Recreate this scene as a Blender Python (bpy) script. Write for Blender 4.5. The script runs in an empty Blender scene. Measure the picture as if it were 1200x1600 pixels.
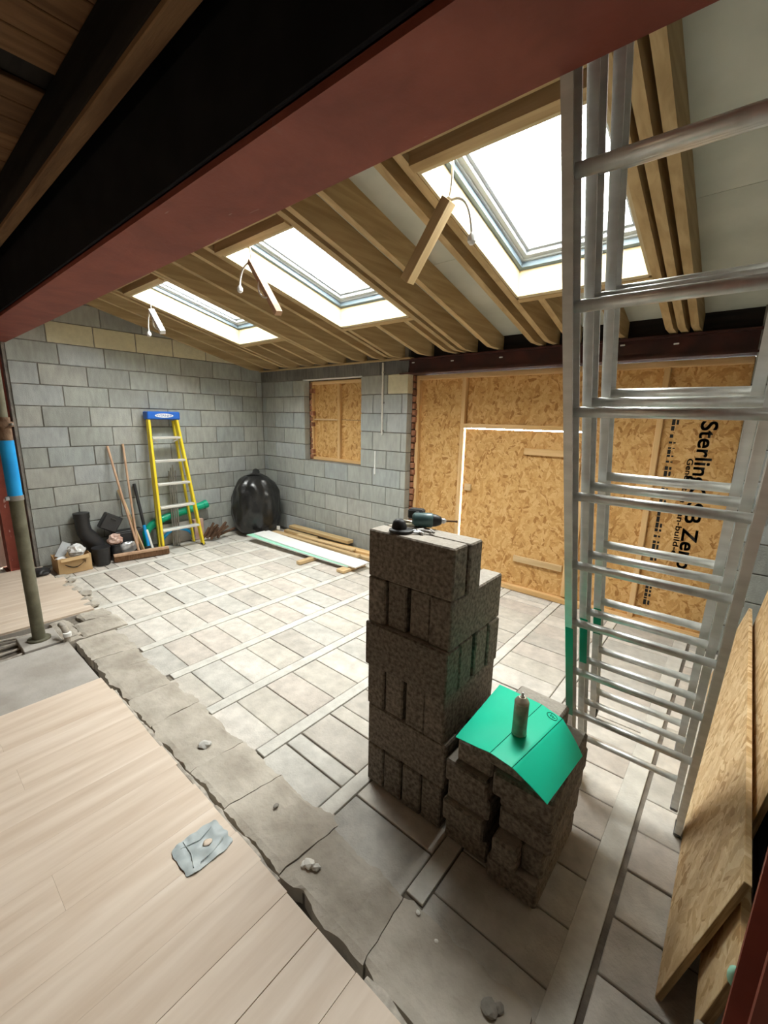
import bpy, bmesh, math, random
from mathutils import Vector, Matrix, noise
random.seed(7)
SC = bpy.context.scene
COL = SC.collection

# ------------------------------------------------------------------ camera
F_PX = 665.05
cam_d = bpy.data.cameras.new('camera'); cam = bpy.data.objects.new('camera', cam_d); COL.objects.link(cam)
cam_d.sensor_fit = 'VERTICAL'; cam_d.sensor_height = 24.0; cam_d.lens = 24.0*F_PX/1600.0
cam_d.clip_start = 0.02; cam_d.clip_end = 200
pit, yaw, rol = 0.215883587, -0.699347798, 0.0207870422
fw = Vector((math.sin(yaw)*math.cos(pit), math.cos(yaw)*math.cos(pit), -math.sin(pit)))
r0 = Vector((math.cos(yaw), -math.sin(yaw), 0)); u0 = r0.cross(fw)
r1 = r0*math.cos(rol)+u0*math.sin(rol); u1 = -r0*math.sin(rol)+u0*math.cos(rol)
CAM = Vector((5.95828669, -4.04258882, 1.76450790))
cam.matrix_world = Matrix(((r1.x, u1.x, -fw.x, CAM.x), (r1.y, u1.y, -fw.y, CAM.y), (r1.z, u1.z, -fw.z, CAM.z), (0, 0, 0, 1)))
SC.camera = cam

# ------------------------------------------------------------------ sky, exposure
W = bpy.data.worlds.new('World'); SC.world = W; W.use_nodes = True
bg = W.node_tree.nodes['Background']
bg.inputs[0].default_value = (1.0, 0.985, 0.955, 1); bg.inputs[1].default_value = 54.0
SC.view_settings.view_transform = 'Standard'; SC.view_settings.look = 'None'
SC.view_settings.exposure = 0.0; SC.view_settings.gamma = 1.0; SC.view_settings.use_curve_mapping = False
cy = SC.cycles
cy.use_denoising = True; cy.max_bounces = 10; cy.diffuse_bounces = 6; cy.glossy_bounces = 4
cy.transparent_max_bounces = 8; cy.sample_clamp_indirect = 8.0

# roof geometry: underside of the rafters is z = 2.39 - 0.25 y
def rz(y): return 2.39-0.25*y
SKY = [(0.933, 1.765), (2.735, 3.575), (4.53, 5.366)]     # skylight openings in x
SY0, SY1 = -2.15, -0.925                                  # and in y
for (a, b) in SKY:                                        # portals: guide sky light through the three skylights
    ld = bpy.data.lights.new('skylight_portal', 'AREA'); ld.shape = 'RECTANGLE'; ld.size = b-a; ld.size_y = (SY1-SY0)*1.031
    ld.cycles.is_portal = True
    lo = bpy.data.objects.new('skylight_portal', ld); COL.objects.link(lo)
    ym = (SY0+SY1)/2; lo.location = ((a+b)/2, ym, rz(ym)+0.36); lo.rotation_euler = (math.atan(-0.25), 0, 0)

# ------------------------------------------------------------------ materials
MATS = {}
def mat(name, c1, c2=None, scale=(1, 1, 1), ns=4.0, rough=0.8, metal=0.0, bump=0.0, bs=60.0, rand=0.0, detail=6.0, contrast=(0.35, 0.65), spec=0.3, c3=None, dist=0.0, scuff=None, top_light=None):
    m = bpy.data.materials.new(name); m.use_nodes = True; nt = m.node_tree; N = nt.nodes; L = nt.links
    P = N['Principled BSDF']; P.inputs['Roughness'].default_value = rough; P.inputs['Metallic'].default_value = metal
    P.inputs['Specular IOR Level'].default_value = spec
    tc = N.new('ShaderNodeTexCoord'); mp = N.new('ShaderNodeMapping'); mp.inputs['Scale'].default_value = scale
    oi = N.new('ShaderNodeObjectInfo'); va = N.new('ShaderNodeVectorMath'); va.operation = 'SCALE'; va.inputs[3].default_value = 37.0
    cx = N.new('ShaderNodeCombineXYZ'); L.new(oi.outputs['Random'], cx.inputs[0]); L.new(oi.outputs['Random'], cx.inputs[2]); L.new(cx.outputs[0], va.inputs[0])
    ad = N.new('ShaderNodeVectorMath'); L.new(tc.outputs['Object'], mp.inputs[0]); L.new(mp.outputs[0], ad.inputs[0]); L.new(va.outputs[0], ad.inputs[1])
    src = None
    if c2:
        nz = N.new('ShaderNodeTexNoise'); nz.inputs['Scale'].default_value = ns; nz.inputs['Detail'].default_value = detail; nz.inputs['Distortion'].default_value = dist
        L.new(ad.outputs[0], nz.inputs['Vector'])
        cr = N.new('ShaderNodeValToRGB'); L.new(nz.outputs['Fac'], cr.inputs[0])
        e = cr.color_ramp.elements; e[0].position = contrast[0]; e[1].position = contrast[1]
        e[0].color = (*c1, 1); e[1].color = (*c2, 1)
        if c3: k = cr.color_ramp.elements.new(contrast[1]+0.12); k.color = (*c3, 1)
        src = cr.outputs[0]
    else:
        rgb = N.new('ShaderNodeRGB'); rgb.outputs[0].default_value = (*c1, 1); src = rgb.outputs[0]
    if rand > 0:
        hs = N.new('ShaderNodeHueSaturation'); mr = N.new('ShaderNodeMapRange'); mr.inputs[3].default_value = 1-rand; mr.inputs[4].default_value = 1+rand
        L.new(oi.outputs['Random'], mr.inputs[0]); L.new(mr.outputs[0], hs.inputs['Value']); L.new(src, hs.inputs['Color']); src = hs.outputs[0]
    if top_light:                                                   # paler tone on faces that look up, imitating light from above
        ge = N.new('ShaderNodeNewGeometry'); sp = N.new('ShaderNodeSeparateXYZ'); L.new(ge.outputs['True Normal'], sp.inputs[0])
        dm = N.new('ShaderNodeMapRange'); dm.inputs[1].default_value = .75; dm.inputs[2].default_value = .98; dm.inputs[4].default_value = top_light[1]; L.new(sp.outputs['Z'], dm.inputs[0])
        dx_ = N.new('ShaderNodeMixRGB'); dx_.inputs[2].default_value = (*top_light[0], 1); L.new(dm.outputs[0], dx_.inputs[0]); L.new(src, dx_.inputs[1]); src = dx_.outputs[0]
    if scuff:
        sm = N.new('ShaderNodeMapping'); sm.inputs['Scale'].default_value = scuff[1]; sm.inputs['Rotation'].default_value = (0, 0, .5); L.new(tc.outputs['Object'], sm.inputs[0])
        sn = N.new('ShaderNodeTexNoise'); sn.inputs['Scale'].default_value = 1.0; sn.inputs['Detail'].default_value = 3; L.new(sm.outputs[0], sn.inputs['Vector'])
        sr = N.new('ShaderNodeMapRange'); sr.inputs[1].default_value = .70; sr.inputs[2].default_value = .75; L.new(sn.outputs['Fac'], sr.inputs[0])
        sx_ = N.new('ShaderNodeMixRGB'); sx_.inputs[2].default_value = (*scuff[0], 1); L.new(sr.outputs[0], sx_.inputs[0]); L.new(src, sx_.inputs[1]); src = sx_.outputs[0]
    L.new(src, P.inputs['Base Color'])
    if bump > 0:
        nb = N.new('ShaderNodeTexNoise'); nb.inputs['Scale'].default_value = bs; nb.inputs['Detail'].default_value = 5
        L.new(ad.outputs[0], nb.inputs['Vector'])
        bp = N.new('ShaderNodeBump'); bp.inputs['Strength'].default_value = bump; bp.inputs['Distance'].default_value = 0.01
        L.new(nb.outputs['Fac'], bp.inputs['Height']); L.new(bp.outputs[0], P.inputs['Normal'])
    MATS[name] = m
    return m

def osb(name, tones, sc=1.0, ax=1):
    """oriented strand board: overlapping stretched flakes lying in three directions"""
    m = bpy.data.materials.new(name); m.use_nodes = True; nt = m.node_tree; N = nt.nodes; L = nt.links
    P = N['Principled BSDF']; P.inputs['Roughness'].default_value = 0.62; P.inputs['Specular IOR Level'].default_value = 0.3
    tc = N.new('ShaderNodeTexCoord')
    wn = N.new('ShaderNodeTexNoise'); wn.inputs['Scale'].default_value = 9*sc; L.new(tc.outputs['Object'], wn.inputs['Vector'])
    wm = N.new('ShaderNodeMixRGB'); wm.blend_type = 'ADD'; wm.inputs[0].default_value = 0.05/sc; L.new(tc.outputs['Object'], wm.inputs[1]); L.new(wn.outputs['Color'], wm.inputs[2])
    vs = []
    for k, ang in enumerate((20, -38, 82)):
        # flakes lie in the plane of the sheet (ax is its normal)
        mp = N.new('ShaderNodeMapping'); a = math.radians(ang)
        mp.vector_type = 'TEXTURE'                              # inverse order, so the flakes are stretched after turning
        mp.inputs['Rotation'].default_value = (0, a, 0) if ax == 1 else (0, 0, a)
        mp.inputs['Scale'].default_value = (.026/sc, .5, .080/sc) if ax == 1 else (.026/sc, .080/sc, .5)
        mp.inputs['Location'].default_value = (k*3.1, k*1.7, k*0.9)
        L.new(wm.outputs[0], mp.inputs[0])
        v = N.new('ShaderNodeTexVoronoi'); v.inputs['Scale'].default_value = 1.0; L.new(mp.outputs[0], v.inputs['Vector'])
        bw = N.new('ShaderNodeRGBToBW'); L.new(v.outputs['Color'], bw.inputs[0]); vs.append(bw.outputs[0])
    sel = N.new('ShaderNodeTexNoise'); sel.inputs['Scale'].default_value = 12*sc; sel.inputs['Detail'].default_value = 2; L.new(tc.outputs['Object'], sel.inputs['Vector'])
    def step(a, b, lo, hi):
        mr = N.new('ShaderNodeMapRange'); mr.inputs[1].default_value = lo; mr.inputs[2].default_value = hi; L.new(sel.outputs['Fac'], mr.inputs[0])
        mx = N.new('ShaderNodeMix'); L.new(mr.outputs[0], mx.inputs[0]); L.new(a, mx.inputs[2]); L.new(b, mx.inputs[3]); return mx.outputs[0]
    v = step(vs[0], vs[1], 0.46, 0.49); v = step(v, vs[2], 0.55, 0.58)
    cr = N.new('ShaderNodeValToRGB'); L.new(v, cr.inputs[0]); el = cr.color_ramp.elements
    el[0].position = 0.12; el[0].color = (*tones[0], 1); el[1].position = 0.3; el[1].color = (*tones[1], 1)
    k = el.new(0.55); k.color = (*tones[2], 1); k = el.new(0.85); k.color = (*tones[3], 1)
    gn = N.new('ShaderNodeTexNoise'); gn.inputs['Scale'].default_value = 90*sc; gn.inputs['Detail'].default_value = 4; L.new(tc.outputs['Object'], gn.inputs['Vector'])
    ov = N.new('ShaderNodeMixRGB'); ov.blend_type = 'OVERLAY'; ov.inputs[0].default_value = 0.22; L.new(cr.outputs[0], ov.inputs[1]); L.new(gn.outputs['Fac'], ov.inputs[2])
    L.new(ov.outputs[0], P.inputs['Base Color'])
    bp = N.new('ShaderNodeBump'); bp.inputs['Strength'].default_value = 0.25; bp.inputs['Distance'].default_value = 0.004; L.new(v, bp.inputs['Height']); L.new(bp.outputs[0], P.inputs['Normal'])
    MATS[name] = m; return m

def streaky(name, tones, zs=1.2, hs=9.0, amp=.25):
    """building blocks: tone varies from block to block, with a vertically brushed and speckled face"""
    m = bpy.data.materials.new(name); m.use_nodes = True; nt = m.node_tree; N = nt.nodes; L = nt.links
    P = N['Principled BSDF']; P.inputs['Roughness'].default_value = 0.9; P.inputs['Specular IOR Level'].default_value = 0.15
    tc = N.new('ShaderNodeTexCoord'); oi = N.new('ShaderNodeObjectInfo')
    cr = N.new('ShaderNodeValToRGB'); cr.color_ramp.interpolation = 'CONSTANT'; L.new(oi.outputs['Random'], cr.inputs[0]); el = cr.color_ramp.elements
    n = len(tones); el[0].color = (*tones[0], 1); el[1].position = 1.0/n; el[1].color = (*tones[1], 1)
    for i in range(2, n): k = el.new(i/n); k.color = (*tones[i], 1)
    mul = N.new('ShaderNodeVectorMath'); mul.operation = 'SCALE'; mul.inputs[3].default_value = 50
    cx = N.new('ShaderNodeCombineXYZ'); L.new(oi.outputs['Random'], cx.inputs[0]); L.new(oi.outputs['Random'], cx.inputs[1]); L.new(cx.outputs[0], mul.inputs[0])
    ad = N.new('ShaderNodeVectorMath'); L.new(tc.outputs['Object'], ad.inputs[0]); L.new(mul.outputs[0], ad.inputs[1])
    mp = N.new('ShaderNodeMapping'); mp.inputs['Scale'].default_value = (hs, hs, zs); L.new(ad.outputs[0], mp.inputs[0])
    n1 = N.new('ShaderNodeTexNoise'); n1.inputs['Scale'].default_value = 5; n1.inputs['Detail'].default_value = 5; L.new(mp.outputs[0], n1.inputs['Vector'])
    n2 = N.new('ShaderNodeTexNoise'); n2.inputs['Scale'].default_value = 4; n2.inputs['Detail'].default_value = 3; L.new(ad.outputs[0], n2.inputs['Vector'])
    m1 = N.new('ShaderNodeMapRange'); m1.inputs[1].default_value = 0.3; m1.inputs[2].default_value = 0.7; m1.inputs[3].default_value = 1-amp; m1.inputs[4].default_value = 1+amp; L.new(n1.outputs['Fac'], m1.inputs[0])
    m2 = N.new('ShaderNodeMapRange'); m2.inputs[1].default_value = 0.3; m2.inputs[2].default_value = 0.7; m2.inputs[3].default_value = 1-.8*amp; m2.inputs[4].default_value = 1+.7*amp; L.new(n2.outputs['Fac'], m2.inputs[0])
    pr = N.new('ShaderNodeMath'); pr.operation = 'MULTIPLY'; L.new(m1.outputs[0], pr.inputs[0]); L.new(m2.outputs[0], pr.inputs[1])
    h = N.new('ShaderNodeHueSaturation'); L.new(cr.outputs[0], h.inputs['Color']); L.new(pr.outputs[0], h.inputs['Value'])
    L.new(h.outputs[0], P.inputs['Base Color'])
    n3 = N.new('ShaderNodeTexNoise'); n3.inputs['Scale'].default_value = 90; n3.inputs['Detail'].default_value = 4; L.new(ad.outputs[0], n3.inputs['Vector'])
    bp = N.new('ShaderNodeBump'); bp.inputs['Strength'].default_value = 0.5; bp.inputs['Distance'].default_value = 0.006; L.new(n3.outputs['Fac'], bp.inputs['Height']); L.new(bp.outputs[0], P.inputs['Normal'])
    MATS[name] = m; return m

streaky('wall_block', [(.33, .345, .32), (.37, .38, .35), (.33, .355, .345), (.35, .365, .335), (.30, .31, .29), (.37, .39, .385), (.36, .365, .335)], 1.5, 5.0, amp=.11)
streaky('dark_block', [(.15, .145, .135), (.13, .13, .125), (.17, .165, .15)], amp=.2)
streaky('cream_block', [(.60, .56, .40), (.63, .59, .43), (.58, .535, .38)], 4, 4, .06)
streaky('floor_block', [(.54, .505, .445), (.60, .56, .50), (.52, .50, .455), (.54, .49, .435), (.62, .585, .53), (.49, .455, .405)], 3, 3, .13)
mat('mortar', (.15, .145, .13), (.25, .235, .21), ns=9, rough=.95, bump=.6, bs=60)
mat('joint_dark', (.24, .21, .17), (.14, .12, .10), ns=12, rough=.95, bump=.4)
mat('aggregate', (.10, .083, .064), (.25, .213, .172), ns=60, rough=.95, bump=.4, bs=90, rand=.14, detail=8, top_light=((.50, .46, .40), .62))  # block tops coloured paler, as if skylight fell on them
mat('concrete_beam', (.56, .54, .49), (.68, .66, .60), ns=14, rough=.9, bump=.25, bs=90, rand=.06)
mat('footing', (.36, .32, .265), (.52, .475, .405), ns=5, rough=.95, bump=.6, bs=30, c3=(.58, .52, .44), rand=.05)
mat('old_slab', (.36, .33, .29), (.47, .44, .40), ns=5, rough=.9, bump=.3, bs=40)
mat('soil', (.035, .03, .025), (.07, .06, .05), ns=10, rough=1, bump=.5)
mat('laminate', (.58, .455, .345), (.74, .625, .515), scale=(9, .8, 4), ns=1.9, rough=.55, bump=.03, bs=8, rand=.012, c3=(.80, .70, .60), contrast=(.25, .66), spec=.35, dist=.3)
mat('underlay', (.52, .47, .40), (.30, .27, .23), ns=25, rough=.9, bump=.5)
mat('oxide_red', (.19, .042, .026), (.265, .064, .040), ns=5, rough=.6, bump=.15, bs=40, c3=(.27, .10, .075), spec=.35, dist=.4, scuff=((.45, .30, .26), (4, 22, 9)))
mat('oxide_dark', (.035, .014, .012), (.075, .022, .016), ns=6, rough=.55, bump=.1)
mat('shade_black', (.006, .006, .008), (.012, .012, .015), ns=6, rough=.7, spec=.15)  # near-black standing in for shade on the beam's near side
for ax, s in (('x', (1, 14, 14)), ('y', (14, 1, 14)), ('z', (14, 14, 1))):
    mat('pine_'+ax, (.52, .36, .18), (.66, .49, .28), scale=s, ns=1.6, rough=.65, bump=.08, bs=3, rand=.08, dist=.6)
    mat('rafter_'+ax, (.38, .265, .125), (.52, .385, .205), scale=s, ns=1.5, rough=.7, bump=.08, bs=3, rand=.10, dist=.6)
    mat('stud_'+ax, (.60, .37, .15), (.74, .50, .25), scale=s, ns=1.6, rough=.6, bump=.08, bs=3, rand=.06, dist=.5)
mat('old_wood', (.16, .085, .04), (.27, .155, .075), scale=(1, 10, 10), ns=2.2, rough=.85, bump=.5, bs=4, rand=.15)
mat('old_board', (.15, .075, .033), (.26, .14, .065), scale=(9, 1, 9), ns=2.2, rough=.85, bump=.5, bs=4, rand=.2)
mat('dark_wood', (.012, .010, .009), (.025, .02, .016), scale=(1, 8, 8), ns=3, rough=.9)  # near-black; on the joists it puts shade into the colour
osb('osb_wall', [(.36, .175, .05), (.52, .29, .095), (.60, .36, .135), (.67, .43, .185)], 1.0, 1)
osb('osb_loose', [(.42, .26, .115), (.56, .385, .195), (.64, .465, .26), (.72, .56, .34)], 0.9, 2)
mat('osb_edge', (.22, .14, .06), (.48, .34, .17), scale=(3, 3, 60), ns=2, rough=.8, bump=.5, bs=30)
mat('ply_cream', (.52, .43, .26), (.62, .53, .34), scale=(2, 2, 9), ns=2, rough=.6)
mat('insulation', (.47, .50, .44), (.58, .60, .53), ns=3, rough=.7, rand=.04)
mat('frame_white', (.40, .43, .46), rough=.4)
mat('frame_blue', (.12, .165, .20), (.15, .195, .23), ns=3, rough=.45)
mat('aluminium', (.70, .70, .67), (.82, .82, .79), scale=(1, 1, 5), ns=6, rough=.40, metal=.55, rand=.03, bump=.03, bs=60)
mat('alu_end', (.15, .15, .15), rough=.6)
mat('bright_green', (.0, .36, .20), rough=.35, spec=.5)
mat('green_sheet', (.0, .60, .36), (.01, .66, .41), ns=3, rough=.42, spec=.4)
mat('crease', (.0, .22, .13), rough=.6)
mat('yellow', (.78, .60, .02), (.86, .68, .05), ns=8, rough=.45, spec=.4)
mat('blue_plastic', (.02, .12, .50), rough=.4, spec=.4)
mat('blue_paint', (.01, .30, .72), (.015, .36, .80), ns=8, rough=.45, spec=.4)
mat('prop_steel', (.13, .125, .085), (.22, .21, .15), ns=9, rough=.6, metal=.3, bump=.2, c3=(.34, .31, .24), contrast=(.35, .7))
mat('rust', (.13, .075, .045), (.26, .17, .11), ns=16, rough=.85, bump=.4, metal=.2)
mat('black_plastic', (.016, .016, .017), (.028, .028, .03), ns=8, rough=.42, spec=.5)
mat('bag_black', (.010, .010, .010), (.016, .016, .016), ns=3, rough=.30, spec=.6, bump=1.0, bs=11)
mat('bristle', (.17, .085, .04), (.30, .17, .09), scale=(40, 40, 4), ns=3, rough=.9, bump=.8, bs=40)
mat('broom_wood', (.44, .27, .17), (.58, .39, .26), scale=(3, 3, 1), ns=6, rough=.7)
mat('white_plastic', (.80, .80, .77), rough=.4)
mat('white_cable', (.82, .80, .72), rough=.45)
mat('clear_bag', (.62, .63, .62), (.80, .80, .79), ns=14, rough=.2, spec=.6)
mat('silver', (.55, .58, .60), (.72, .74, .76), ns=10, rough=.3, metal=.6)
mat('cardboard', (.50, .33, .16), (.58, .40, .21), ns=6, rough=.85)
mat('print_black', (.015, .014, .013), rough=.7)
mat('print_blue', (.03, .10, .40), rough=.6)
mat('pink_bag', (.50, .30, .24), (.62, .45, .38), ns=9, rough=.6)
mat('grey_metal', (.22, .21, .19), (.36, .34, .31), ns=10, rough=.5, metal=.5)
mat('mint', (.36, .74, .56), (.44, .80, .63), ns=6, rough=.5)
mat('foam_white', (.82, .82, .80), (.88, .88, .86), ns=5, rough=.6)
mat('brick_red', (.20, .085, .045), (.36, .17, .10), ns=14, rough=.95, bump=.8, bs=40, rand=.25)
mat('tape_grey', (.37, .42, .43), (.43, .48, .48), ns=6, rough=.38, bump=.35, bs=9, spec=.45)
mat('tool_teal', (.035, .09, .09), (.06, .12, .12), ns=9, rough=.4, spec=.5)
mat('tool_black', (.02, .02, .02), rough=.5)
mat('can_steel', (.42, .39, .30), (.58, .53, .42), ns=18, rough=.35, metal=.5)
mat('can_label', (.20, .20, .14), (.40, .39, .29), ns=26, rough=.45, c3=(.60, .57, .46))
mat('brown_scrap', (.075, .038, .022), (.15, .085, .05), ns=12, rough=.8, bump=.4, rand=.3)
mat('debris', (.62, .60, .55), (.78, .76, .71), ns=12, rough=.8, rand=.2)
mat('stone', (.20, .185, .16), (.34, .31, .27), ns=12, rough=.95, rand=.25)
mat('plaster_dark', (.20, .17, .14), (.28, .24, .20), ns=4, rough=.95)
mat('bulb_glass', (.9, .85, .75), rough=.3)
g = bpy.data.materials.new('glass'); g.use_nodes = True; nt = g.node_tree
for n in list(nt.nodes): nt.nodes.remove(n)
o = nt.nodes.new('ShaderNodeOutputMaterial'); tr = nt.nodes.new('ShaderNodeBsdfTransparent'); tr.inputs[0].default_value = (.95, .97, .97, 1)
gl = nt.nodes.new('ShaderNodeBsdfGlossy'); gl.inputs['Roughness'].default_value = .02; mx = nt.nodes.new('ShaderNodeMixShader'); mx.inputs[0].default_value = .06
nt.links.new(tr.outputs[0], mx.inputs[1]); nt.links.new(gl.outputs[0], mx.inputs[2]); nt.links.new(mx.outputs[0], o.inputs[0]); MATS['glass'] = g
bulb = bpy.data.materials.new('bulb_glow'); bulb.use_nodes = True; b_ = bulb.node_tree.nodes['Principled BSDF']
b_.inputs['Emission Color'].default_value = (1, .72, .42, 1); b_.inputs['Emission Strength'].default_value = 60; MATS['bulb_glow'] = bulb

# ------------------------------------------------------------------ helpers
WM = {}
def link(name, me, m=None, parent=None, M=None, label=None, cat=None, group=None, kind=None):
    ob = bpy.data.objects.new(name, me); COL.objects.link(ob)
    if me is not None and m is not None and not me.materials: me.materials.append(MATS[m])
    M = M or Matrix.Identity(4); WM[ob] = M.copy()
    if parent is not None:
        ob.parent = parent; ob.matrix_parent_inverse = WM[parent].inverted()
    ob.matrix_basis = M
    if label: ob['label'] = label
    if cat: ob['category'] = cat
    if group: ob['group'] = group
    if kind: ob['kind'] = kind
    return ob
def thing(name, loc, label=None, cat=None, group=None, kind=None):
    e = link(name, None, M=Matrix.Translation(loc), label=label, cat=cat, group=group, kind=kind)
    e.empty_display_size = 0.1
    return e
def T(x, y, z): return Matrix.Translation((x, y, z))
def RZ(a): return Matrix.Rotation(a, 4, 'Z')
def RX(a): return Matrix.Rotation(a, 4, 'X')
def RY(a): return Matrix.Rotation(a, 4, 'Y')
def mesh(vs, fs, smooth=False, name='m'):
    me = bpy.data.meshes.new(name); me.from_pydata([tuple(v) for v in vs], [], fs); me.validate()
    bm = bmesh.new(); bm.from_mesh(me); bmesh.ops.recalc_face_normals(bm, faces=bm.faces); bm.to_mesh(me); bm.free()
    if smooth:
        for p in me.polygons: p.use_smooth = True
        me.set_sharp_from_angle(angle=math.radians(38))
    return me
CB = {}
def cbox(sx, sy, sz, c=0.004):
    """box centred on the origin with chamfered edges (44 triangles), shared between alike pieces"""
    key = (round(sx, 4), round(sy, 4), round(sz, 4), c)
    if key in CB: return CB[key]
    bm = bmesh.new(); bmesh.ops.create_cube(bm, size=1.0)
    for v in bm.verts: v.co = Vector((v.co.x*sx, v.co.y*sy, v.co.z*sz))
    if c > 0: bmesh.ops.bevel(bm, geom=list(bm.edges), offset=min(c, .45*min(sx, sy, sz)), segments=1, affect='EDGES', profile=.5)
    me = bpy.data.meshes.new('box'); bm.to_mesh(me); bm.free(); CB[key] = me
    return me
def boxm(sx, sy, sz, m, c=0.004):
    me = cbox(sx, sy, sz, c)
    if me.materials and me.materials[0] != MATS[m]:
        key = (round(sx, 4), round(sy, 4), round(sz, 4), c, m)
        if key not in CB: CB[key] = me.copy(); CB[key].materials.clear(); CB[key].materials.append(MATS[m])
        me = CB[key]
    return me
def box(name, x0, x1, y0, y1, z0, z1, m, parent=None, c=0.004, **k):
    return link(name, boxm(x1-x0, y1-y0, z1-z0, m, c), m, parent, T((x0+x1)/2, (y0+y1)/2, (z0+z1)/2), **k)
def bar(name, p0, p1, w, h, m, parent=None, up=(0, 0, 1), c=0.003, **k):
    """bar from p0 to p1, local x along the bar, w across, h in the 'up' direction"""
    p0 = Vector(p0); p1 = Vector(p1); d = p1-p0; L = d.length; x = d.normalized(); u = Vector(up)
    y = u.cross(x).normalized(); z = x.cross(y)
    Mx = Matrix(((x.x, y.x, z.x, 0), (x.y, y.y, z.y, 0), (x.z, y.z, z.z, 0), (0, 0, 0, 1))); Mx.translation = (p0+p1)/2
    return link(name, boxm(L, w, h, m, c), m, parent, Mx, **k)
def prism(poly, a0, a1, axis):
    """polygon (list of 2d points) extruded along an axis from a0 to a1"""
    n = len(poly)
    def P(u, v, a): return {'x': (a, u, v), 'y': (u, a, v), 'z': (u, v, a)}[axis]
    vs = [P(u, v, a0) for u, v in poly]+[P(u, v, a1) for u, v in poly]
    fs = [list(range(n)), list(range(2*n-1, n-1, -1))]+[[i, (i+1) % n, n+(i+1) % n, n+i] for i in range(n)]
    return mesh(vs, fs)
def tube(pts, r, seg=10, cap=True, rr=None, smooth=True):
    pts = [Vector(p) for p in pts]; n = len(pts); vs = []; fs = []; prev = None
    for i, p in enumerate(pts):
        d = (pts[min(i+1, n-1)]-pts[max(i-1, 0)]).normalized()
        a = prev if prev is not None else (Vector((0, 0, 1)) if abs(d.z) < .9 else Vector((1, 0, 0)))
        s = (a-d*a.dot(d)).normalized(); t = d.cross(s); prev = s
        q = rr[i] if rr else r
        for k in range(seg):
            an = 2*math.pi*k/seg; vs.append(p+s*(q*math.cos(an))+t*(q*math.sin(an)))
    for i in range(n-1):
        for k in range(seg):
            fs.append([i*seg+k, i*seg+(k+1) % seg, (i+1)*seg+(k+1) % seg, (i+1)*seg+k])
    if cap: fs.append(list(range(seg-1, -1, -1))); fs.append(list(range((n-1)*seg, n*seg)))
    return mesh(vs, fs, smooth)
def bez(p0, p1, p2, p3, n=12):
    p0, p1, p2, p3 = map(Vector, (p0, p1, p2, p3)); o = []
    for i in range(n+1):
        t = i/n; s = 1-t; o.append(p0*s**3+p1*3*s*s*t+p2*3*s*t*t+p3*t**3)
    return o
def lathe(prof, seg=20, smooth=True):
    n = len(prof); vs = []; fs = []
    for r, z in prof:
        for k in range(seg): a = 2*math.pi*k/seg; vs.append((r*math.cos(a), r*math.sin(a), z))
    for i in range(n-1):
        for k in range(seg): fs.append([i*seg+k, i*seg+(k+1) % seg, (i+1)*seg+(k+1) % seg, (i+1)*seg+k])
    fs.append(list(range(seg-1, -1, -1))); fs.append(list(range((n-1)*seg, n*seg)))
    return mesh(vs, fs, smooth)
def blob(sx, sy, sz, amp=.15, fr=2.0, sub=3, seed=0, flat=None, squash=None, smooth=True):
    bm = bmesh.new(); bmesh.ops.create_icosphere(bm, subdivisions=sub, radius=1.0)
    for v in bm.verts:
        d = v.co.normalized(); k = 1+amp*noise.noise(d*fr+Vector((seed*3.7, seed*1.3, 0)))+amp*.5*noise.noise(d*fr*2.7+Vector((seed, 9, 0)))
        c = Vector((d.x*sx*k, d.y*sy*k, d.z*sz*k))
        if flat is not None: c.z = max(c.z, flat)
        v.co = c
    me = bpy.data.meshes.new('blob'); bm.to_mesh(me); bm.free()
    if smooth:
        for p in me.polygons: p.use_smooth = True
    return me
def text(name, s, size, M, m, parent, depth=0.0012, align='LEFT', sx=1.0, fit=None, bold=0.0):
    cu = bpy.data.curves.new('t', 'FONT'); cu.body = s; cu.size = size; cu.extrude = depth; cu.align_x = align
    ob = bpy.data.objects.new('t', cu); COL.objects.link(ob)
    dg = bpy.context.evaluated_depsgraph_get(); me = bpy.data.meshes.new_from_object(ob.evaluated_get(dg))
    bpy.data.objects.remove(ob); bpy.data.curves.remove(cu)
    if fit: sx = fit/max(v.co.x for v in me.vertices)
    for v in me.vertices: v.co.x *= sx
    me.materials.clear()
    if bold:                                                   # heavier strokes: overprint slightly shifted copies
        bm = bmesh.new(); q = size*bold
        for dx_, dy_ in ((-q, -q), (q, -q), (q, q), (-q, q), (0, 0)):
            t_ = me.copy(); t_.transform(Matrix.Translation((dx_, dy_, 0))); bm.from_mesh(t_); bpy.data.meshes.remove(t_)
        bm.to_mesh(me); bm.free()
    return link(name, me, m, parent, M)
def sheet(grid, th, smooth=True):
    """thick sheet from a grid of points (rows of points), offset th downwards"""
    R = len(grid); Cn = len(grid[0]); vs = [Vector(p) for row in grid for p in row]; n = len(vs)
    vs += [v-Vector((0, 0, th)) for v in vs]; fs = []
    for i in range(R-1):
        for j in range(Cn-1):
            a = i*Cn+j; fs.append([a, a+1, a+Cn+1, a+Cn]); fs.append([n+a, n+a+Cn, n+a+Cn+1, n+a+1])
    edge = [j for j in range(Cn)]+[i*Cn+Cn-1 for i in range(1, R)]+[(R-1)*Cn+j for j in range(Cn-2, -1, -1)]+[i*Cn for i in range(R-2, 0, -1)]
    for k in range(len(edge)):
        a, b = edge[k], edge[(k+1) % len(edge)]; fs.append([a, n+a, n+b, b])
    return mesh(vs, fs, smooth)
def clip(poly, fn):
    out = []; n = len(poly)
    for i in range(n):
        a = poly[i]; b = poly[(i+1) % n]; fa = fn(a); fb = fn(b)
        if fa >= 0: out.append(a)
        if fa*fb < 0: t = fa/(fa-fb); out.append((a[0]+(b[0]-a[0])*t, a[1]+(b[1]-a[1])*t))
    return out

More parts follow.
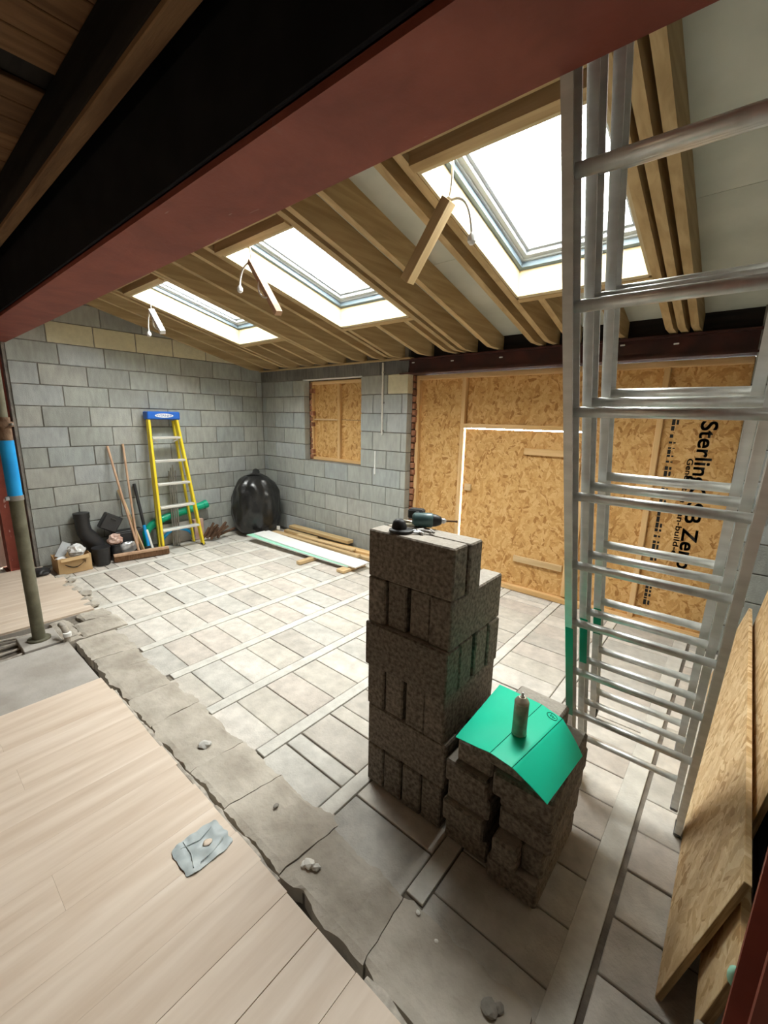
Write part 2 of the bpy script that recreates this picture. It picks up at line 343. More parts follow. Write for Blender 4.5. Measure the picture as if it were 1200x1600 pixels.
# ================================================================== THE SETTING
# ---- left wall (behind the stepladder), face at x = 0
COURSE = 0.225
def roofcap(y): return rz(min(y, -0.25))+0.19
wl_poly = [(-3.07, -0.06), (0.1, -0.06), (0.1, roofcap(0)), (-3.07, roofcap(-3.07))]
wall_left = link('wall_left', prism(wl_poly, -0.2, -0.009, 'x'), 'mortar', kind='structure')
def wall_piece(name, par, poly, m, axis, a0, a1):
    """block whose outline (in the wall's plane) may be cut by the roof"""
    cx = sum(p[0] for p in poly)/len(poly); cz = sum(p[1] for p in poly)/len(poly)
    loc = [(p[0]-cx, p[1]-cz) for p in poly]
    me = prism(loc, -(a1-a0)/2, (a1-a0)/2, axis)
    return link(name, me, m, par, T((a0+a1)/2, cx, cz) if axis == 'x' else T(cx, (a0+a1)/2, cz))
for k in range(14):
    z0 = 0.025+COURSE*k+0.005; z1 = z0+0.215
    phase = {10: 0.349, 11: 0.437}.get(k, 0.35 if k % 2 == 0 else 0.569)
    if k == 9: phase = 0.569-0.02
    m = 'cream_block' if k == 11 else ('dark_block' if k in (10, 12) and False else 'wall_block')
    y = 0.0; ys = [0.0]
    q = phase if phase < .45 else phase-.45
    while q < 3.05:
        if q > 0.03: ys.append(-q)
        q += 0.45
    ys.append(-3.045)
    for i in range(len(ys)-1):
        a, b = ys[i+1]+0.005, ys[i]-0.005
        if b-a < 0.03: continue
        poly = clip([(a, z0), (b, z0), (b, z1), (a, z1)], lambda p: roofcap(p[0])-0.01-p[1])
        if len(poly) < 3: continue
        j = random.uniform(-.0025, .0025)
        mm = m
        if k == 11 and a < -2.72: mm = 'wall_block'
        if len(poly) == 4 and min(p[1] for p in poly) == z0 and max(p[1] for p in poly) == z1 and abs(b-a-0.44) < .001:
            link('block', boxm(0.1, 0.44, 0.215, mm, 0.004), mm, wall_left, T(-0.05+j, (a+b)/2, (z0+z1)/2))
        else:
            wall_piece('block', wall_left, poly, mm, 'x', -0.1+j, j)
# ---- far wall: window pier wall, steel opening with board infill
WX0, WX1, WZ0, WZ1 = 1.025, 2.14, 1.155, 2.27
wb = bmesh.new()
def addb(bm, x0, x1, y0, y1, z0, z1):
    M = T((x0+x1)/2, (y0+y1)/2, (z0+z1)/2) @ Matrix.Diagonal((x1-x0, y1-y0, z1-z0, 1)); bmesh.ops.create_cube(bm, size=1.0, matrix=M)
PX = 2.875
addb(wb, -0.2, WX0-.008, 0.009, 0.1, -0.06, 2.62); addb(wb, WX1+.008, PX-.008, 0.009, 0.1, -0.06, 2.62)
addb(wb, WX0-.01, WX1+.01, 0.009, 0.1, -0.06, WZ0-.004); addb(wb, 2.78, 2.93, .212, .25, -.06, 2.44); addb(wb, .9, 2.3, .205, .225, 1.0, 2.45); addb(wb, WX0-.01, WX1+.01, 0.009, 0.1, WZ1+.004, 2.62)
addb(wb, PX, 5.9, 0.06, 0.24, 2.43, 2.62); addb(wb, .9, 1.0, .1, .215, 1.0, 2.4); addb(wb, 2.70, PX-.03, .1, .23, -.06, 2.44); addb(wb, WX1, 2.3, .1, .215, 1.0, 2.4); addb(wb, .9, 2.3, .1, .215, WZ1+.012, 2.4); addb(wb, .9, 2.3, .1, .215, 1.0, WZ0-.001)
addb(wb, 5.905, 6.5, 0.009, 0.3, -0.06, 2.62)
me = bpy.data.meshes.new('wall_back'); wb.to_mesh(me); wb.free()
wall_back = link('wall_back', me, 'mortar', kind='structure')
for k in range(11):
    z0 = 0.025+COURSE*k+0.005; z1 = min(z0+0.215, 2.44)
    ph = (0.545 if k % 2 == 0 else 0.323) if k < 10 else 0.2
    xs = [0.0]; q = ph-0.45 if ph-.45 > .03 else ph
    while q < PX-0.03: xs.append(q); q += 0.45
    xs.append(PX)
    if 5 <= k < 10: xs = sorted(set([x for x in xs if x < WX0-.04 or x > WX1+.06]+[WX0, WX1]))
    for i in range(len(xs)-1):
        a, b = xs[i]+.005, xs[i+1]-.005
        if b-a < .03 or (5 <= k < 10 and a > WX0-.01 and b < WX1+.01): continue
        if 5 <= k < 10:
            if abs(b+.005-WX0) < .001: b = WX0
            if abs(a-.005-WX1) < .001: a = WX1
        if i == len(xs)-2: b = PX
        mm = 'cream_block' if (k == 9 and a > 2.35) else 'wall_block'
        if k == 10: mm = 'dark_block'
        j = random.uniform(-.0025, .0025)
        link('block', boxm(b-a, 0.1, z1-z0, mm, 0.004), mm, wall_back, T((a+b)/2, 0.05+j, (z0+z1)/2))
for k in range(10):                                            # pier right of the opening
    z0 = 0.025+COURSE*k+0.005
    link('block', boxm(0.345, 0.1, 0.215, 'wall_block', 0.004), 'wall_block', wall_back, T(6.078, 0.05, z0+.1075))
# brick outer leaf seen in the reveals
for k in range(14):
    z0 = 1.16+0.078*k
    link('brick', boxm(0.06+.03*random.random(), 0.1, 0.066, 'brick_red', .006), 'brick_red', wall_back, T(1.03+random.uniform(-.006, .006), .158, z0+.035))
for k in range(29):
    z0 = 0.01+0.078*k
    link('brick', boxm(0.07, 0.098, 0.066, 'brick_red', .006), 'brick_red', wall_back, T(PX-.012+random.uniform(-.012, .02), .155, z0+.035))
# lintel strip and wall plate
box('lintel_strip', WX0-.02, WX1+.01, -0.003, 0.09, WZ1-.001, WZ1+.008, 'foam_white', wall_back, .002)
box('wall_plate', 0.0, PX+.05, -0.045, 0.06, 2.425, 2.445, 'rafter_x', wall_back)
# steel over the opening
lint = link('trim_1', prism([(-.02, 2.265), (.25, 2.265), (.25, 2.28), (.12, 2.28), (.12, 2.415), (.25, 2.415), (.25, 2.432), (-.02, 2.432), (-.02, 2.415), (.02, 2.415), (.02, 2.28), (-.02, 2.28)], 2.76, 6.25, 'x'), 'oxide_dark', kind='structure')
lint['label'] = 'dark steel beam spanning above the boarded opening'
for x in (2.93, 3.44, 3.99, 5.05, 5.42):
    link('clip', boxm(.035, .008, .012, 'foam_white', .002), 'foam_white', lint, T(x, .016, 2.37+random.uniform(-.02, .02)))
# OSB infill: sheets, studs, door
infill = link('wall_infill', prism([(2.88, 2.262), (2.88, 0.0), (5.905, 0.0), (5.905, 2.262)], 0.222, 0.226, 'y'), 'osb_edge', kind='structure')
infill_me = infill.data
bmx = bmesh.new()                                              # backing strips leave the doorway gap open to daylight
for (x0, x1, z0, z1) in [(2.88, 3.55, 0, 2.262), (3.55, 4.815, 1.70, 2.262), (4.815, 5.905, 0, 2.262), (3.55, 4.815, 0, .07), (4.79, 4.815, 0, 1.70)]:
    addb(bmx, x0, x1, .222, .226, z0, z1)
bmx.to_mesh(infill_me); bmx.free()
def osb_sheet(name, x0, x1, z0, z1, par, y=.2, m='osb_wall'): return box(name, x0, x1, y, y+.018, z0, z1, m, par, .0015)
osb_sheet('board', 2.90, 3.548, 0.03, 2.225, infill); osb_sheet('board', 3.552, 4.80, 1.70, 2.225, infill)
osb_sheet('board', 4.83, 5.375, 0.03, 2.225, infill)
pb = osb_sheet('board', 5.385, 5.90, 0.03, 2.225, infill); pb['label'] = 'board printed with large black sideways lettering'
box('stud', 2.895, 2.94, .145, .2, .05, 2.21, 'stud_z', infill); box('stud', 5.35, 5.395, .145, .2, .05, 2.21, 'stud_z', infill)
box('top_rail', 2.895, 5.90, .145, .2, 2.21, 2.26, 'stud_x', infill); box('bottom_rail', 2.93, 5.90, .12, .2, 0.0, .05, 'stud_x', infill)
box('stud', 3.505, 3.55, .145, .2, .05, 2.21, 'stud_z', infill); box('stud', 4.815, 4.86, .145, .2, .05, 2.21, 'stud_z', infill)
box('door_header', 3.505, 4.86, .14, .2, 1.685, 1.73, 'stud_x', infill)
# printed lettering runs down the sheet
def down(x, z, y=.1985): return Matrix(((0, 1, 0, x), (0, 0, -1, y), (-1, 0, 0, z), (0, 0, 0, 1)))
text('printed_lettering', 'SterlingOSB Zero', 0.15, down(5.65, 1.80), 'print_black', pb, .0006, fit=1.22, bold=.02)
link('printed_logo', lathe([(.001, 0), (.05, 0), (.05, .0012), (.001, .0012)], 6), 'print_black', pb, T(5.71, .199, 1.98) @ RX(math.pi/2))
text('printed_lettering', 'Generation', 0.058, down(5.598, 1.50), 'print_black', pb, .0006, fit=.36, bold=.02)
text('printed_lettering', 'ean-build-en', 0.058, down(5.598, 1.10), 'print_black', pb, .0006, fit=.46, bold=.02)
pm = bmesh.new(); z = 1.97
while z > .2:                                                  # a column of print too small to read
    w = random.uniform(.012, .05)
    if not (.42 < z < .58):
        addb(pm, 5.452, 5.475, .1975, .1985, z-w, z); 
        if random.random() < .75: addb(pm, 5.484, 5.500, .1975, .1985, z-w*.9, z-.004)
    z -= w+random.choice((.007, .007, .03))
me = bpy.data.meshes.new('print'); pm.to_mesh(me); pm.free(); link('printed_fine_lettering', me, 'print_black', pb)
# door
door = thing('door_1', (4.18, .17, 0), kind='structure'); door['label'] = 'temporary door of strand board with cross battens'
box('leaf', 3.562, 4.812, .172, .19, .052, 1.674, 'osb_wall', door, .0015)
box('batten', 4.235, 4.74, .145, .171, .315, .38, 'pine_x', door); box('batten', 4.25, 4.79, .145, .171, 1.44, 1.505, 'stud_x', door)
box('stop_block', 3.60, 3.68, .145, .171, 1.0, 1.075, 'pine_x', door)
box('edge_batten', 4.755, 4.80, .14, .171, .07, 1.4, 'stud_z', door)
# boarded-up window
win = thing('window_4', (1.58, .15, WZ0), kind='structure'); win['label'] = 'window opening boarded up with strand board and framed in timber'
box('board', 1.03, 2.14, .165, .18, 1.74, WZ1, 'osb_wall', win, .0015); box('board', 1.03, 2.14, .16, .178, WZ0, 1.735, 'osb_wall', win, .0015)
box('frame_jamb', 1.03, 1.075, .115, .16, WZ0, WZ1-.01, 'stud_z', win); box('frame_sill', 1.075, 2.14, .115, .16, WZ0, WZ0+.045, 'stud_x', win)
box('frame_head', 1.075, 2.14, .115, .16, WZ1-.055, WZ1-.01, 'stud_x', win); box('mullion', 1.585, 1.63, .115, .16, WZ0+.045, WZ1-.055, 'stud_z', win)
box('noggin', 1.075, 1.585, .135, .16, 1.725, 1.745, 'pine_x', win)
# ---- right wall
wall_right = link('wall_right', prism([(-7.5, -0.06), (0.3, -0.06), (0.3, 2.7), (-3.07, 3.4), (-7.5, 3.4)], 6.259, 6.45, 'x'), 'mortar', kind='structure')
for k in range(10):
    z0 = .03+COURSE*k; q = -0.02 if k % 2 else -0.24
    link('block', boxm(.1, .44, .215, 'wall_block', .004), 'wall_block', wall_right, T(6.30, q-.22, z0+.1075))
    for i in range(1, 6): link('block', boxm(.1, .44, .215, 'wall_block', .004), 'wall_block', wall_right, T(6.30, q-.22-.45*i, z0+.1075))

# ---- new floor: concrete beams with blocks between
floor = link('floor', prism([(-.1, -3.245), (6.45, -3.245), (6.45, .5), (-.1, .5)], -.16, -.016, 'z'), 'joint_dark', kind='structure')
BEAMS = [4.735+.522*k for k in range(-9, 3)]
YN, YF = -2.985, .215
for i, x in enumerate(BEAMS):
    w = .075 if i < 11 else .09
    if x < .1: continue
    yn = YN+random.uniform(-.03, .03); yn = -3.22 if i == 11 else yn
    if x > PX+.04: yf = .21
    else: yf = .005
    bx = box('floor_beam', x-w/2, x+w/2, yn, yf, -.085, -.0035, 'concrete_beam', floor, .002)
bays = [(0.005, BEAMS[1]-.04)]+[(BEAMS[i]+.04, BEAMS[i+1]-.04) for i in range(1, 11)]+[(BEAMS[11]+.062, 6.245)]
nfb = 0
for bi, (a, b) in enumerate(bays):
    y = YN+random.uniform(-.10, -.03)
    yend = .2 if a > PX-.1 else .0
    if bi >= 9: y = -3.02
    if bi == 11: y = -3.2
    while y < yend-.03:
        w = .215 if random.random() < .93 else .1
        w = min(w, yend-y)
        g = .0025 if random.random() < .75 else .006
        tilt = RX(random.uniform(-.004, .004)) @ RY(random.uniform(-.002, .002))
        a_, b_ = a+random.uniform(.001, .006), b-random.uniform(.001, .006)
        L_ = (.435 if b-a < .45 else .385); mid = (a_+b_)/2
        link('floor_block', boxm(round(b-a-.008, 3), round(w-g, 3), .075, 'floor_block', .003), 'floor_block', floor, T(mid, y+w/2, -.0415-random.uniform(0, .003)) @ tilt)
        y += w+g
# rough footing of the demolished wall between the old and the new floor
def rough_slab(x0, x1, y0, y1, z, amp, seed, m, name, parent, jag=.02, skew=0.0):
    nx = max(3, int((x1-x0)/.018)); ny = max(3, int((y1-y0)/.025)); grid = []
    for j in range(ny+1):
        row = []
        for i in range(nx+1):
            u, v = i/nx, j/ny; x = x0+(x1-x0)*u+((skew[0]*(1-u)+skew[1]*u)*(v-.5) if isinstance(skew, tuple) else 0); y = y0+(y1-y0)*v
            e = noise.noise(Vector((x*6, y*6, seed)))
            if j == 0: y += jag*noise.noise(Vector((x*8, 3, seed)))*1.2+jag*.5*noise.noise(Vector((x*31, 4, seed)))
            if j == ny: y += jag*noise.noise(Vector((x*7, 7, seed)))*1.6+jag*.5*noise.noise(Vector((x*29, 8, seed)))
            if i == 0: x += jag*.5*noise.noise(Vector((y*15, 1, 0)))
            if i == nx: x += jag*.5*noise.noise(Vector((y*15, 1, 0)))
            zz = z+amp*e+amp*.6*noise.noise(Vector((x*19, y*19, seed)))
            if j in (0, ny): zz -= amp*.9
            row.append((x, y, zz))
        grid.append(row)
    return link(name, sheet(grid, .07, False), m, parent)
cuts = [(2.16, 0.0)]
while cuts[-1][0] < 6.15: cuts.append((min(cuts[-1][0]+random.choice((.24, .33, .42, .5)), 6.24), random.uniform(-.06, .06)))
for s, ((xa, ka), (xb_, kb)) in enumerate(zip(cuts[:-1], cuts[1:])):
    y1 = -2.985+random.uniform(-.035, .02)
    if xb_ > 5.70 and xa < 5.82: y1 = -3.0
    rough_slab(xa, xb_-.003, -3.262, y1, .002, .006, s*1.7, 'footing', 'footing_piece', floor, .022, (ka, kb))
for i, (x0, x1, y0, y1) in enumerate([(1.66, 1.84, -3.13, -2.90), (1.85, 2.15, -3.2, -2.88), (1.66, 2.14, -3.32, -3.2)]):
    rough_slab(x0, x1, y0, y1, .012, .012, 60+i, 'footing', 'footing_piece', floor, .015)

ground = link('ground', prism([(-1, -8), (7, -8), (7, 1), (-1, 1)], -.4, -.2, 'z'), 'soil', kind='structure')
# ---- old floor of the house: slab, laminate planks
floor_house = link('floor_house', prism([(2.13, -3.306), (6.25, -3.306), (6.25, -7.5), (2.13, -7.5)], -.12, .012, 'z'), 'old_slab', kind='structure')
fh2 = link('floor_house_far', prism([(-.6, -3.02), (1.66, -2.98), (1.66, -7.5), (-.6, -7.5)], -.12, .012, 'z'), 'old_slab', kind='structure')
fh3 = link('floor_channel', prism([(1.66, -3.3), (2.13, -3.3), (2.13, -7.5), (1.66, -7.5)], -.16, -.035, 'z'), 'joint_dark', kind='structure')
X0 = 2.885; px = X0; k = 0
seams = [2.885, 3.07, 3.25, 3.44, 3.625, 3.81, 3.995, 4.175, 4.36, 4.545, 4.725, 4.90, 5.075, 5.26, 5.445, 5.63, 5.815, 6.0, 6.24]
for i in range(len(seams)-1):
    a, b = seams[i], seams[i+1]; g = .003 if abs(a-5.075) < .01 or abs(b-5.075) < .01 else .0003
    y = -3.30+random.uniform(-.006, .006); first = True
    while y > -5.6:
        Ln = random.uniform(.35, 1.25) if first else 1.3
        first = False
        link('plank', boxm(round(b-a-g, 4), round(Ln-.0004, 4), .018, 'laminate', .0003), 'laminate', floor_house, T((a+b)/2, y-Ln/2, .021)); y -= Ln
for i in range(9):                                             # loose laminate at the far left
    a = -.05+.19*i; b = min(a+.19, 1.655)
    ye = -2.99+.05*random.random() if i > 2 else -3.02
    link('plank', boxm(b-a-.0008, 2.2, .018, 'laminate', .0012), 'laminate', fh2, T((a+b)/2, ye-1.1, .021))
# ragged pale underlay along the laminate edge
x = 2.9; i = 0
while x < 6.2:
    w = random.uniform(.18, .5)
    if random.random() < .85: rough_slab(x, x+w, -3.308, -3.284, .026, .006, 200+i, 'underlay', 'underlay_strip', floor_house, .014)
    x += w+.004; i += 1
# conduits lying in the channel
for (xx, r, zz) in ((1.74, .012, -.005), (1.84, .016, -.01), (1.93, .011, -.015), (2.06, .014, -.005)):
    pts = [(xx+.02*math.sin(3*t+xx*9), -3.2-t*.16, zz+.012*math.sin(5*t+xx*7)) for t in range(0, 10)]
    link('conduit', tube(pts, r, 8), 'underlay', fh3)
# ---- roof: sheet with three openings, boards, rafters
def rbox(name, x0, x1, y0, y1, o0, o1, m, parent, **k):
    cx, cyy = (x0+x1)/2, (y0+y1)/2; cz = rz(cyy)+(o0+o1)/2
    vs = []
    for o in (o0, o1):
        for (x, y) in ((x0, y0), (x1, y0), (x1, y1), (x0, y1)): vs.append((x-cx, y-cyy, rz(y)+o-cz))
    me = mesh(vs, [(0, 1, 2, 3), (4, 5, 6, 7), (0, 1, 5, 4), (1, 2, 6, 5), (2, 3, 7, 6), (3, 0, 4, 7)])
    return link(name, me, m, parent, T(cx, cyy, cz), **k)
cm = bmesh.new()
def radd(bm, x0, x1, y0, y1, o0, o1):
    v = [bm.verts.new((x, y, rz(y)+o)) for o in (o0, o1) for (x, y) in ((x0, y0), (x1, y0), (x1, y1), (x0, y1))]
    for f in ((3, 2, 1, 0), (4, 5, 6, 7), (0, 1, 5, 4), (1, 2, 6, 5), (2, 3, 7, 6), (3, 0, 4, 7)): bm.faces.new([v[i] for i in f])
radd(cm, -.3, 6.5, -3.4, SY0, .225, .27); radd(cm, -.3, 6.5, SY1, .5, .225, .27)
edges = [-.3]+[q for s_ in SKY for q in s_]+[6.5]
for i in range(0, len(edges), 2): radd(cm, edges[i], edges[i+1], SY0, SY1, .225, .27)
me = bpy.data.meshes.new('ceiling'); cm.to_mesh(me); cm.free()
ceiling = link('ceiling', me, 'insulation', kind='structure')
for i in range(0, len(edges), 2):
    a, b = max(edges[i], 0.0), min(edges[i+1], 6.25)
    for (y0, y1) in ((-3.2, -2.4), (-2.397, -1.2), (-1.197, .03)): rbox('lining_board', a+.002, b-.002, y0, y1, .185, .225, 'insulation', ceiling)
for (a, b) in SKY:
    rbox('lining_board', a, b, SY1+.06, .03, .185, .225, 'insulation', ceiling); rbox('lining_board', a, b, -3.2, SY0-.06, .185, .225, 'insulation', ceiling)
def rafter(xc, y0=-3.04, y1=0.05, w=.047, name='rafter'):
    pol = [(y0, rz(y0)), (-.25, rz(-.25)), (-.2, 2.442), (y1, 2.442), (y1, rz(y1)+.184), (y0, rz(y0)+.184)]
    cyy = (y0+y1)/2; cz = rz(cyy)
    return link(name, prism([(p[0]-cyy, p[1]-cz) for p in pol], -w/2, w/2, 'x'), 'rafter_y', ceiling, T(xc, cyy, cz))
for xc in (.03, .42, .80, .908, 1.79, 1.845, 2.20, 2.525, 2.71, 3.60, 3.69, 3.97, 4.385, 4.505, 5.391, 5.465, 5.545): rafter(xc)
for xc in (1.22, 1.50, 2.79, 3.16, 3.49, 4.69, 5.05): rafter(xc, SY1+.05, name='jack_rafter')
for i, (a, b) in enumerate(SKY):
    rbox('trimmer', a, b, SY1+.018, SY1+.062, 0, .184, 'rafter_x', ceiling); rbox('trimmer', a-.0, b+.0, SY0-.066, SY0-.018, -.012, .184, 'rafter_x', ceiling)
    rbox('trimmer', a, b, SY0-.17, SY0-.125, -.005, .184, 'rafter_x', ceiling)
    w_ = thing('window_%d' % (i+1), ((a+b)/2, (SY0+SY1)/2, rz((SY0+SY1)/2)+.2), kind='structure')
    w_['label'] = ['farthest roof window, by the block wall', 'middle roof window of the row', 'nearest roof window, partly behind the aluminium ladder'][i]
    # cream lining of the shaft
    rbox('reveal_lining', a-.0, a+.016, SY0, SY1, .004, .17, 'ply_cream', w_); rbox('reveal_lining', b-.016, b, SY0, SY1, .004, .17, 'ply_cream', w_)
    rbox('reveal_lining', a+.016, b-.016, SY1-.016, SY1+.017, .004, .17, 'ply_cream', w_); rbox('reveal_lining', a+.016, b-.016, SY0-.017, SY0+.016, .004, .17, 'ply_cream', w_)
    # frame (blue-grey), sash (white), pane
    def ring(nm, d0, d1, o0, o1, m):
        rbox(nm, a+d0, a+d1, SY0+d0, SY1-d0, o0, o1, m, w_); rbox(nm, b-d1, b-d0, SY0+d0, SY1-d0, o0, o1, m, w_)
        rbox(nm, a+d1, b-d1, SY1-d1, SY1-d0, o0, o1, m, w_); rbox(nm, a+d1, b-d1, SY0+d0, SY0+d1, o0, o1, m, w_)
    ring('frame', -.002, .045, .172, .34, 'frame_blue'); ring('gasket', .045, .06, .205, .34, 'frame_white')
    ring('sash', .06, .092, .215, .34, 'frame_white'); ring('glazing_bead', .092, .112, .24, .34, 'frame_white')
    rbox('pane', a+.112, b-.112, SY0+.112, SY1-.112, .285, .289, 'glass', w_)
box('eave_board', 0.0, 6.25, .055, .075, 2.40, 2.62, 'dark_wood', ceiling)

# ---- the big red steel beam, its columns, and the house side above it
beam = link('steel_beam', prism([(-3.305, 2.45), (-3.032, 2.45), (-3.032, 2.47), (-3.155, 2.475), (-3.155, 2.72), (-3.032, 2.725), (-3.032, 2.745), (-3.305, 2.745), (-3.305, 2.725), (-3.17, 2.72), (-3.17, 2.475), (-3.305, 2.47)], -.3, 6.3, 'x'), 'oxide_red',
            label='long red oxide steel beam crossing overhead', cat='steel beam')
wall_upper = link('wall_upper', prism([(-3.28, 2.76), (-3.06, 2.76), (-3.06, 3.45), (-3.28, 3.45)], -.3, 6.3, 'x'), 'plaster_dark', kind='structure')
beam_shade = box('beam_shade', -.3, 6.25, -3.318, -3.306, 2.472, 2.97, 'shade_black', None, .002, kind='structure'); beam_shade['label'] = 'added black board imitating shade along the red beam'  # added board, its black stands in for shade over the beam web
jst = [(-3.39, 'dark_wood')]+[(-3.79-.4*i, 'dark_wood') for i in range(9)]
house_ceiling = box('ceiling_house', -.5, 6.3, -7.5, -3.28, 2.99, 3.02, 'dark_wood', None, .002, kind='structure')
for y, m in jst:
    box('joist', -.5, 6.25, y-.03, y+.03, 2.772, 2.965, m, house_ceiling); box('batten', -.5, 6.25, y-.029, y+.026, 2.748, 2.772, 'old_wood', house_ceiling)  # near-black joists imitate unlit sides; added batten keeps the lit underside brown
x = 1.2; i = 0
while x < 6.1:
    w = .145
    if i not in (17,): box('ceiling_board', x, x+w-.006, -5.6, -3.30, 2.968, 2.988, 'old_board', house_ceiling, .003)
    x += w; i += 1
wall_house_left = link('wall_house_left', prism([(-7.5, -.1), (-3.32, -.1), (-3.32, 3.02), (-7.5, 3.02)], -.5, -.35, 'x'), 'plaster_dark', kind='structure')
wall_house_back = link('wall_house_back', prism([(-.5, -.1), (6.4, -.1), (6.4, 3.02), (-.5, 3.02)], -7.6, -7.5, 'y'), 'plaster_dark', kind='structure')
wfill = link('wall_house_end', prism([(-3.34, -.1), (-3.05, -.1), (-3.05, 3.1), (-3.34, 3.1)], -.42, -.36, 'x'), 'plaster_dark', kind='structure')
def column(name, x0, x1, y0, y1, label):
    pol = [(x0, y0), (x1, y0), (x1, y0+.014), ((x0+x1)/2+.006, y0+.014), ((x0+x1)/2+.006, y1-.014), (x1, y1-.014), (x1, y1), (x0, y1), (x0, y1-.014), ((x0+x1)/2-.006, y1-.014), ((x0+x1)/2-.006, y0+.014), (x0, y0+.014)]
    t = thing(name, ((x0+x1)/2, (y0+y1)/2, .012), label, 'steel column')
    link('shaft', prism(pol, .026, 2.45, 'z'), 'oxide_red', t); box('base_plate', x0-.03, x1+.03, y0-.03, y1+.03, .012, .026, 'oxide_red', t, .002)
    return t
column('steel_column', -.27, -.06, -3.29, -3.08, 'red oxide steel column at the end of the grey block wall')
column('steel_column', 6.098, 6.25, -3.30, -3.10, 'red oxide steel column close by the leaning strand boards')
# pendant lamp in the house behind the viewer
lamp = thing('pendant_lamp', (3.2, -5.9, 2.3), 'bare warm bulb hanging from the house ceiling', 'lamp')
link('flex', tube([(3.2, -5.9, 2.965), (3.2, -5.9, 2.42)], .004, 6), 'white_cable', lamp); link('holder', lathe([(.018, 0), (.022, .02), (.022, .06), (.008, .08)]), 'black_plastic', lamp, T(3.2, -5.9, 2.36))
link('bulb', lathe([(.004, -.06), (.025, -.05), (.035, -.02), (.03, .02), (.016, .05)]), 'bulb_glow', lamp, T(3.2, -5.9, 2.33))
ld = bpy.data.lights.new('bulb_light', 'POINT'); ld.energy = 14; ld.color = (1, .74, .48); ld.shadow_soft_size = .05
lo = bpy.data.objects.new('bulb_light', ld); COL.objects.link(lo); lo.location = (3.2, -5.9, 2.22)

# ================================================================== THINGS
# ---- stack of dark aggregate blocks beside the aluminium ladder
SX0, SY_ = 4.757, -2.70
LAY = ['bottom', 'second', 'third', 'fourth', 'fifth', 'top']
def stack_block(x0, x1, y0, y1, z0, z1, label, rot=0.0, grp='blocks of the tall stack', cc=.006):
    j = random.uniform(-.004, .004)
    M = T((x0+x1)/2+j, (y0+y1)/2+random.uniform(-.003, .003), (z0+z1)/2) @ RZ(rot+random.uniform(-.008, .008))
    return link('concrete_block', boxm(round(x1-x0, 3), round(y1-y0, 3), round(z1-z0, 3), 'aggregate', cc), 'aggregate', None, M, label=label, cat='concrete block', group=grp)
for k in range(6):
    z0 = .0015+.2155*k; z1 = z0+.2145
    if k in (0, 2, 4):
        xs = {0: (4.750, 4.859, 4.970, 5.080), 2: (4.745, 4.85, 4.975, 5.08), 4: (4.75, 4.857, 4.979, 5.085)}[k]
        pos = ('leftmost', 'second from left', 'third from left', 'rightmost')
        for i, x in enumerate(xs):
            stack_block(x, x+.1, SY_+random.uniform(-.006, .008), SY_+.44, z0, z1, '%s block end in the %s layer of the tall stack' % (pos[i], LAY[k]))
    elif k in (1, 3):
        ys = {1: (-2.70, -2.595, -2.472, -2.367), 3: (-2.715, -2.607, -2.475, -2.37)}[k]
        pos = ('front', 'second from front', 'third from front', 'rear')
        for i, y in enumerate(ys):
            stack_block(4.748, 5.186, y, y+.1, z0, z1, '%s lengthwise block in the %s layer of the tall stack' % (pos[i], LAY[k]))
    else:
        stack_block(4.75, 5.187, -2.706, -2.607, z0, z1, 'front block of the pair on top of the tall stack')
        stack_block(4.762, 5.196, -2.601, -2.503, z0, z1, 'rear block of the pair on top of the tall stack')
# ---- low untidy pile in front of the ladder
PG = 'blocks of the low pile'
def pile(x0, x1, y0, y1, z0, z1, label, rot=0.0): stack_block(x0, x1, y0, y1, z0+.0006, z1-.0006, label, rot, PG, .009)
pile(5.205, 5.405, -2.70, -2.27, 0, .10, 'bottom left block of the low pile', .01)
pile(5.20, 5.39, -2.715, -2.28, .10, .20, 'second block up on the left of the low pile', -.012)
pile(5.21, 5.40, -2.70, -2.27, .20, .30, 'third block up on the left of the low pile', .015)
pile(5.205, 5.395, -2.72, -2.29, .30, .40, 'fourth block up on the left of the low pile', -.02)
pile(5.24, 5.395, -2.69, -2.26, .40, .50, 'top left block of the low pile under the green sheet', .01)
pile(5.425, 5.625, -2.735, -2.30, 0, .10, 'bottom right block of the low pile', -.015)
pile(5.435, 5.535, -2.745, -2.31, .10, .205, 'narrow block end poking out of the right side of the low pile', 0)
pile(5.54, 5.625, -2.70, -2.27, .10, .205, 'recessed block beside the narrow block end in the low pile', .0)
pile(5.43, 5.63, -2.685, -2.25, .205, .305, 'dark middle block on the right of the low pile', .02)
pile(5.44, 5.635, -2.69, -2.26, .305, .41, 'block below the jutting one on the right of the low pile', -.01)
pile(5.425, 5.645, -2.755, -2.31, .41, .51, 'jutting block near the top right of the low pile', .025)
pile(5.33, 5.545, -2.74, -2.31, .5105, .599, 'topmost block of the low pile right under the green sheet', -.04)
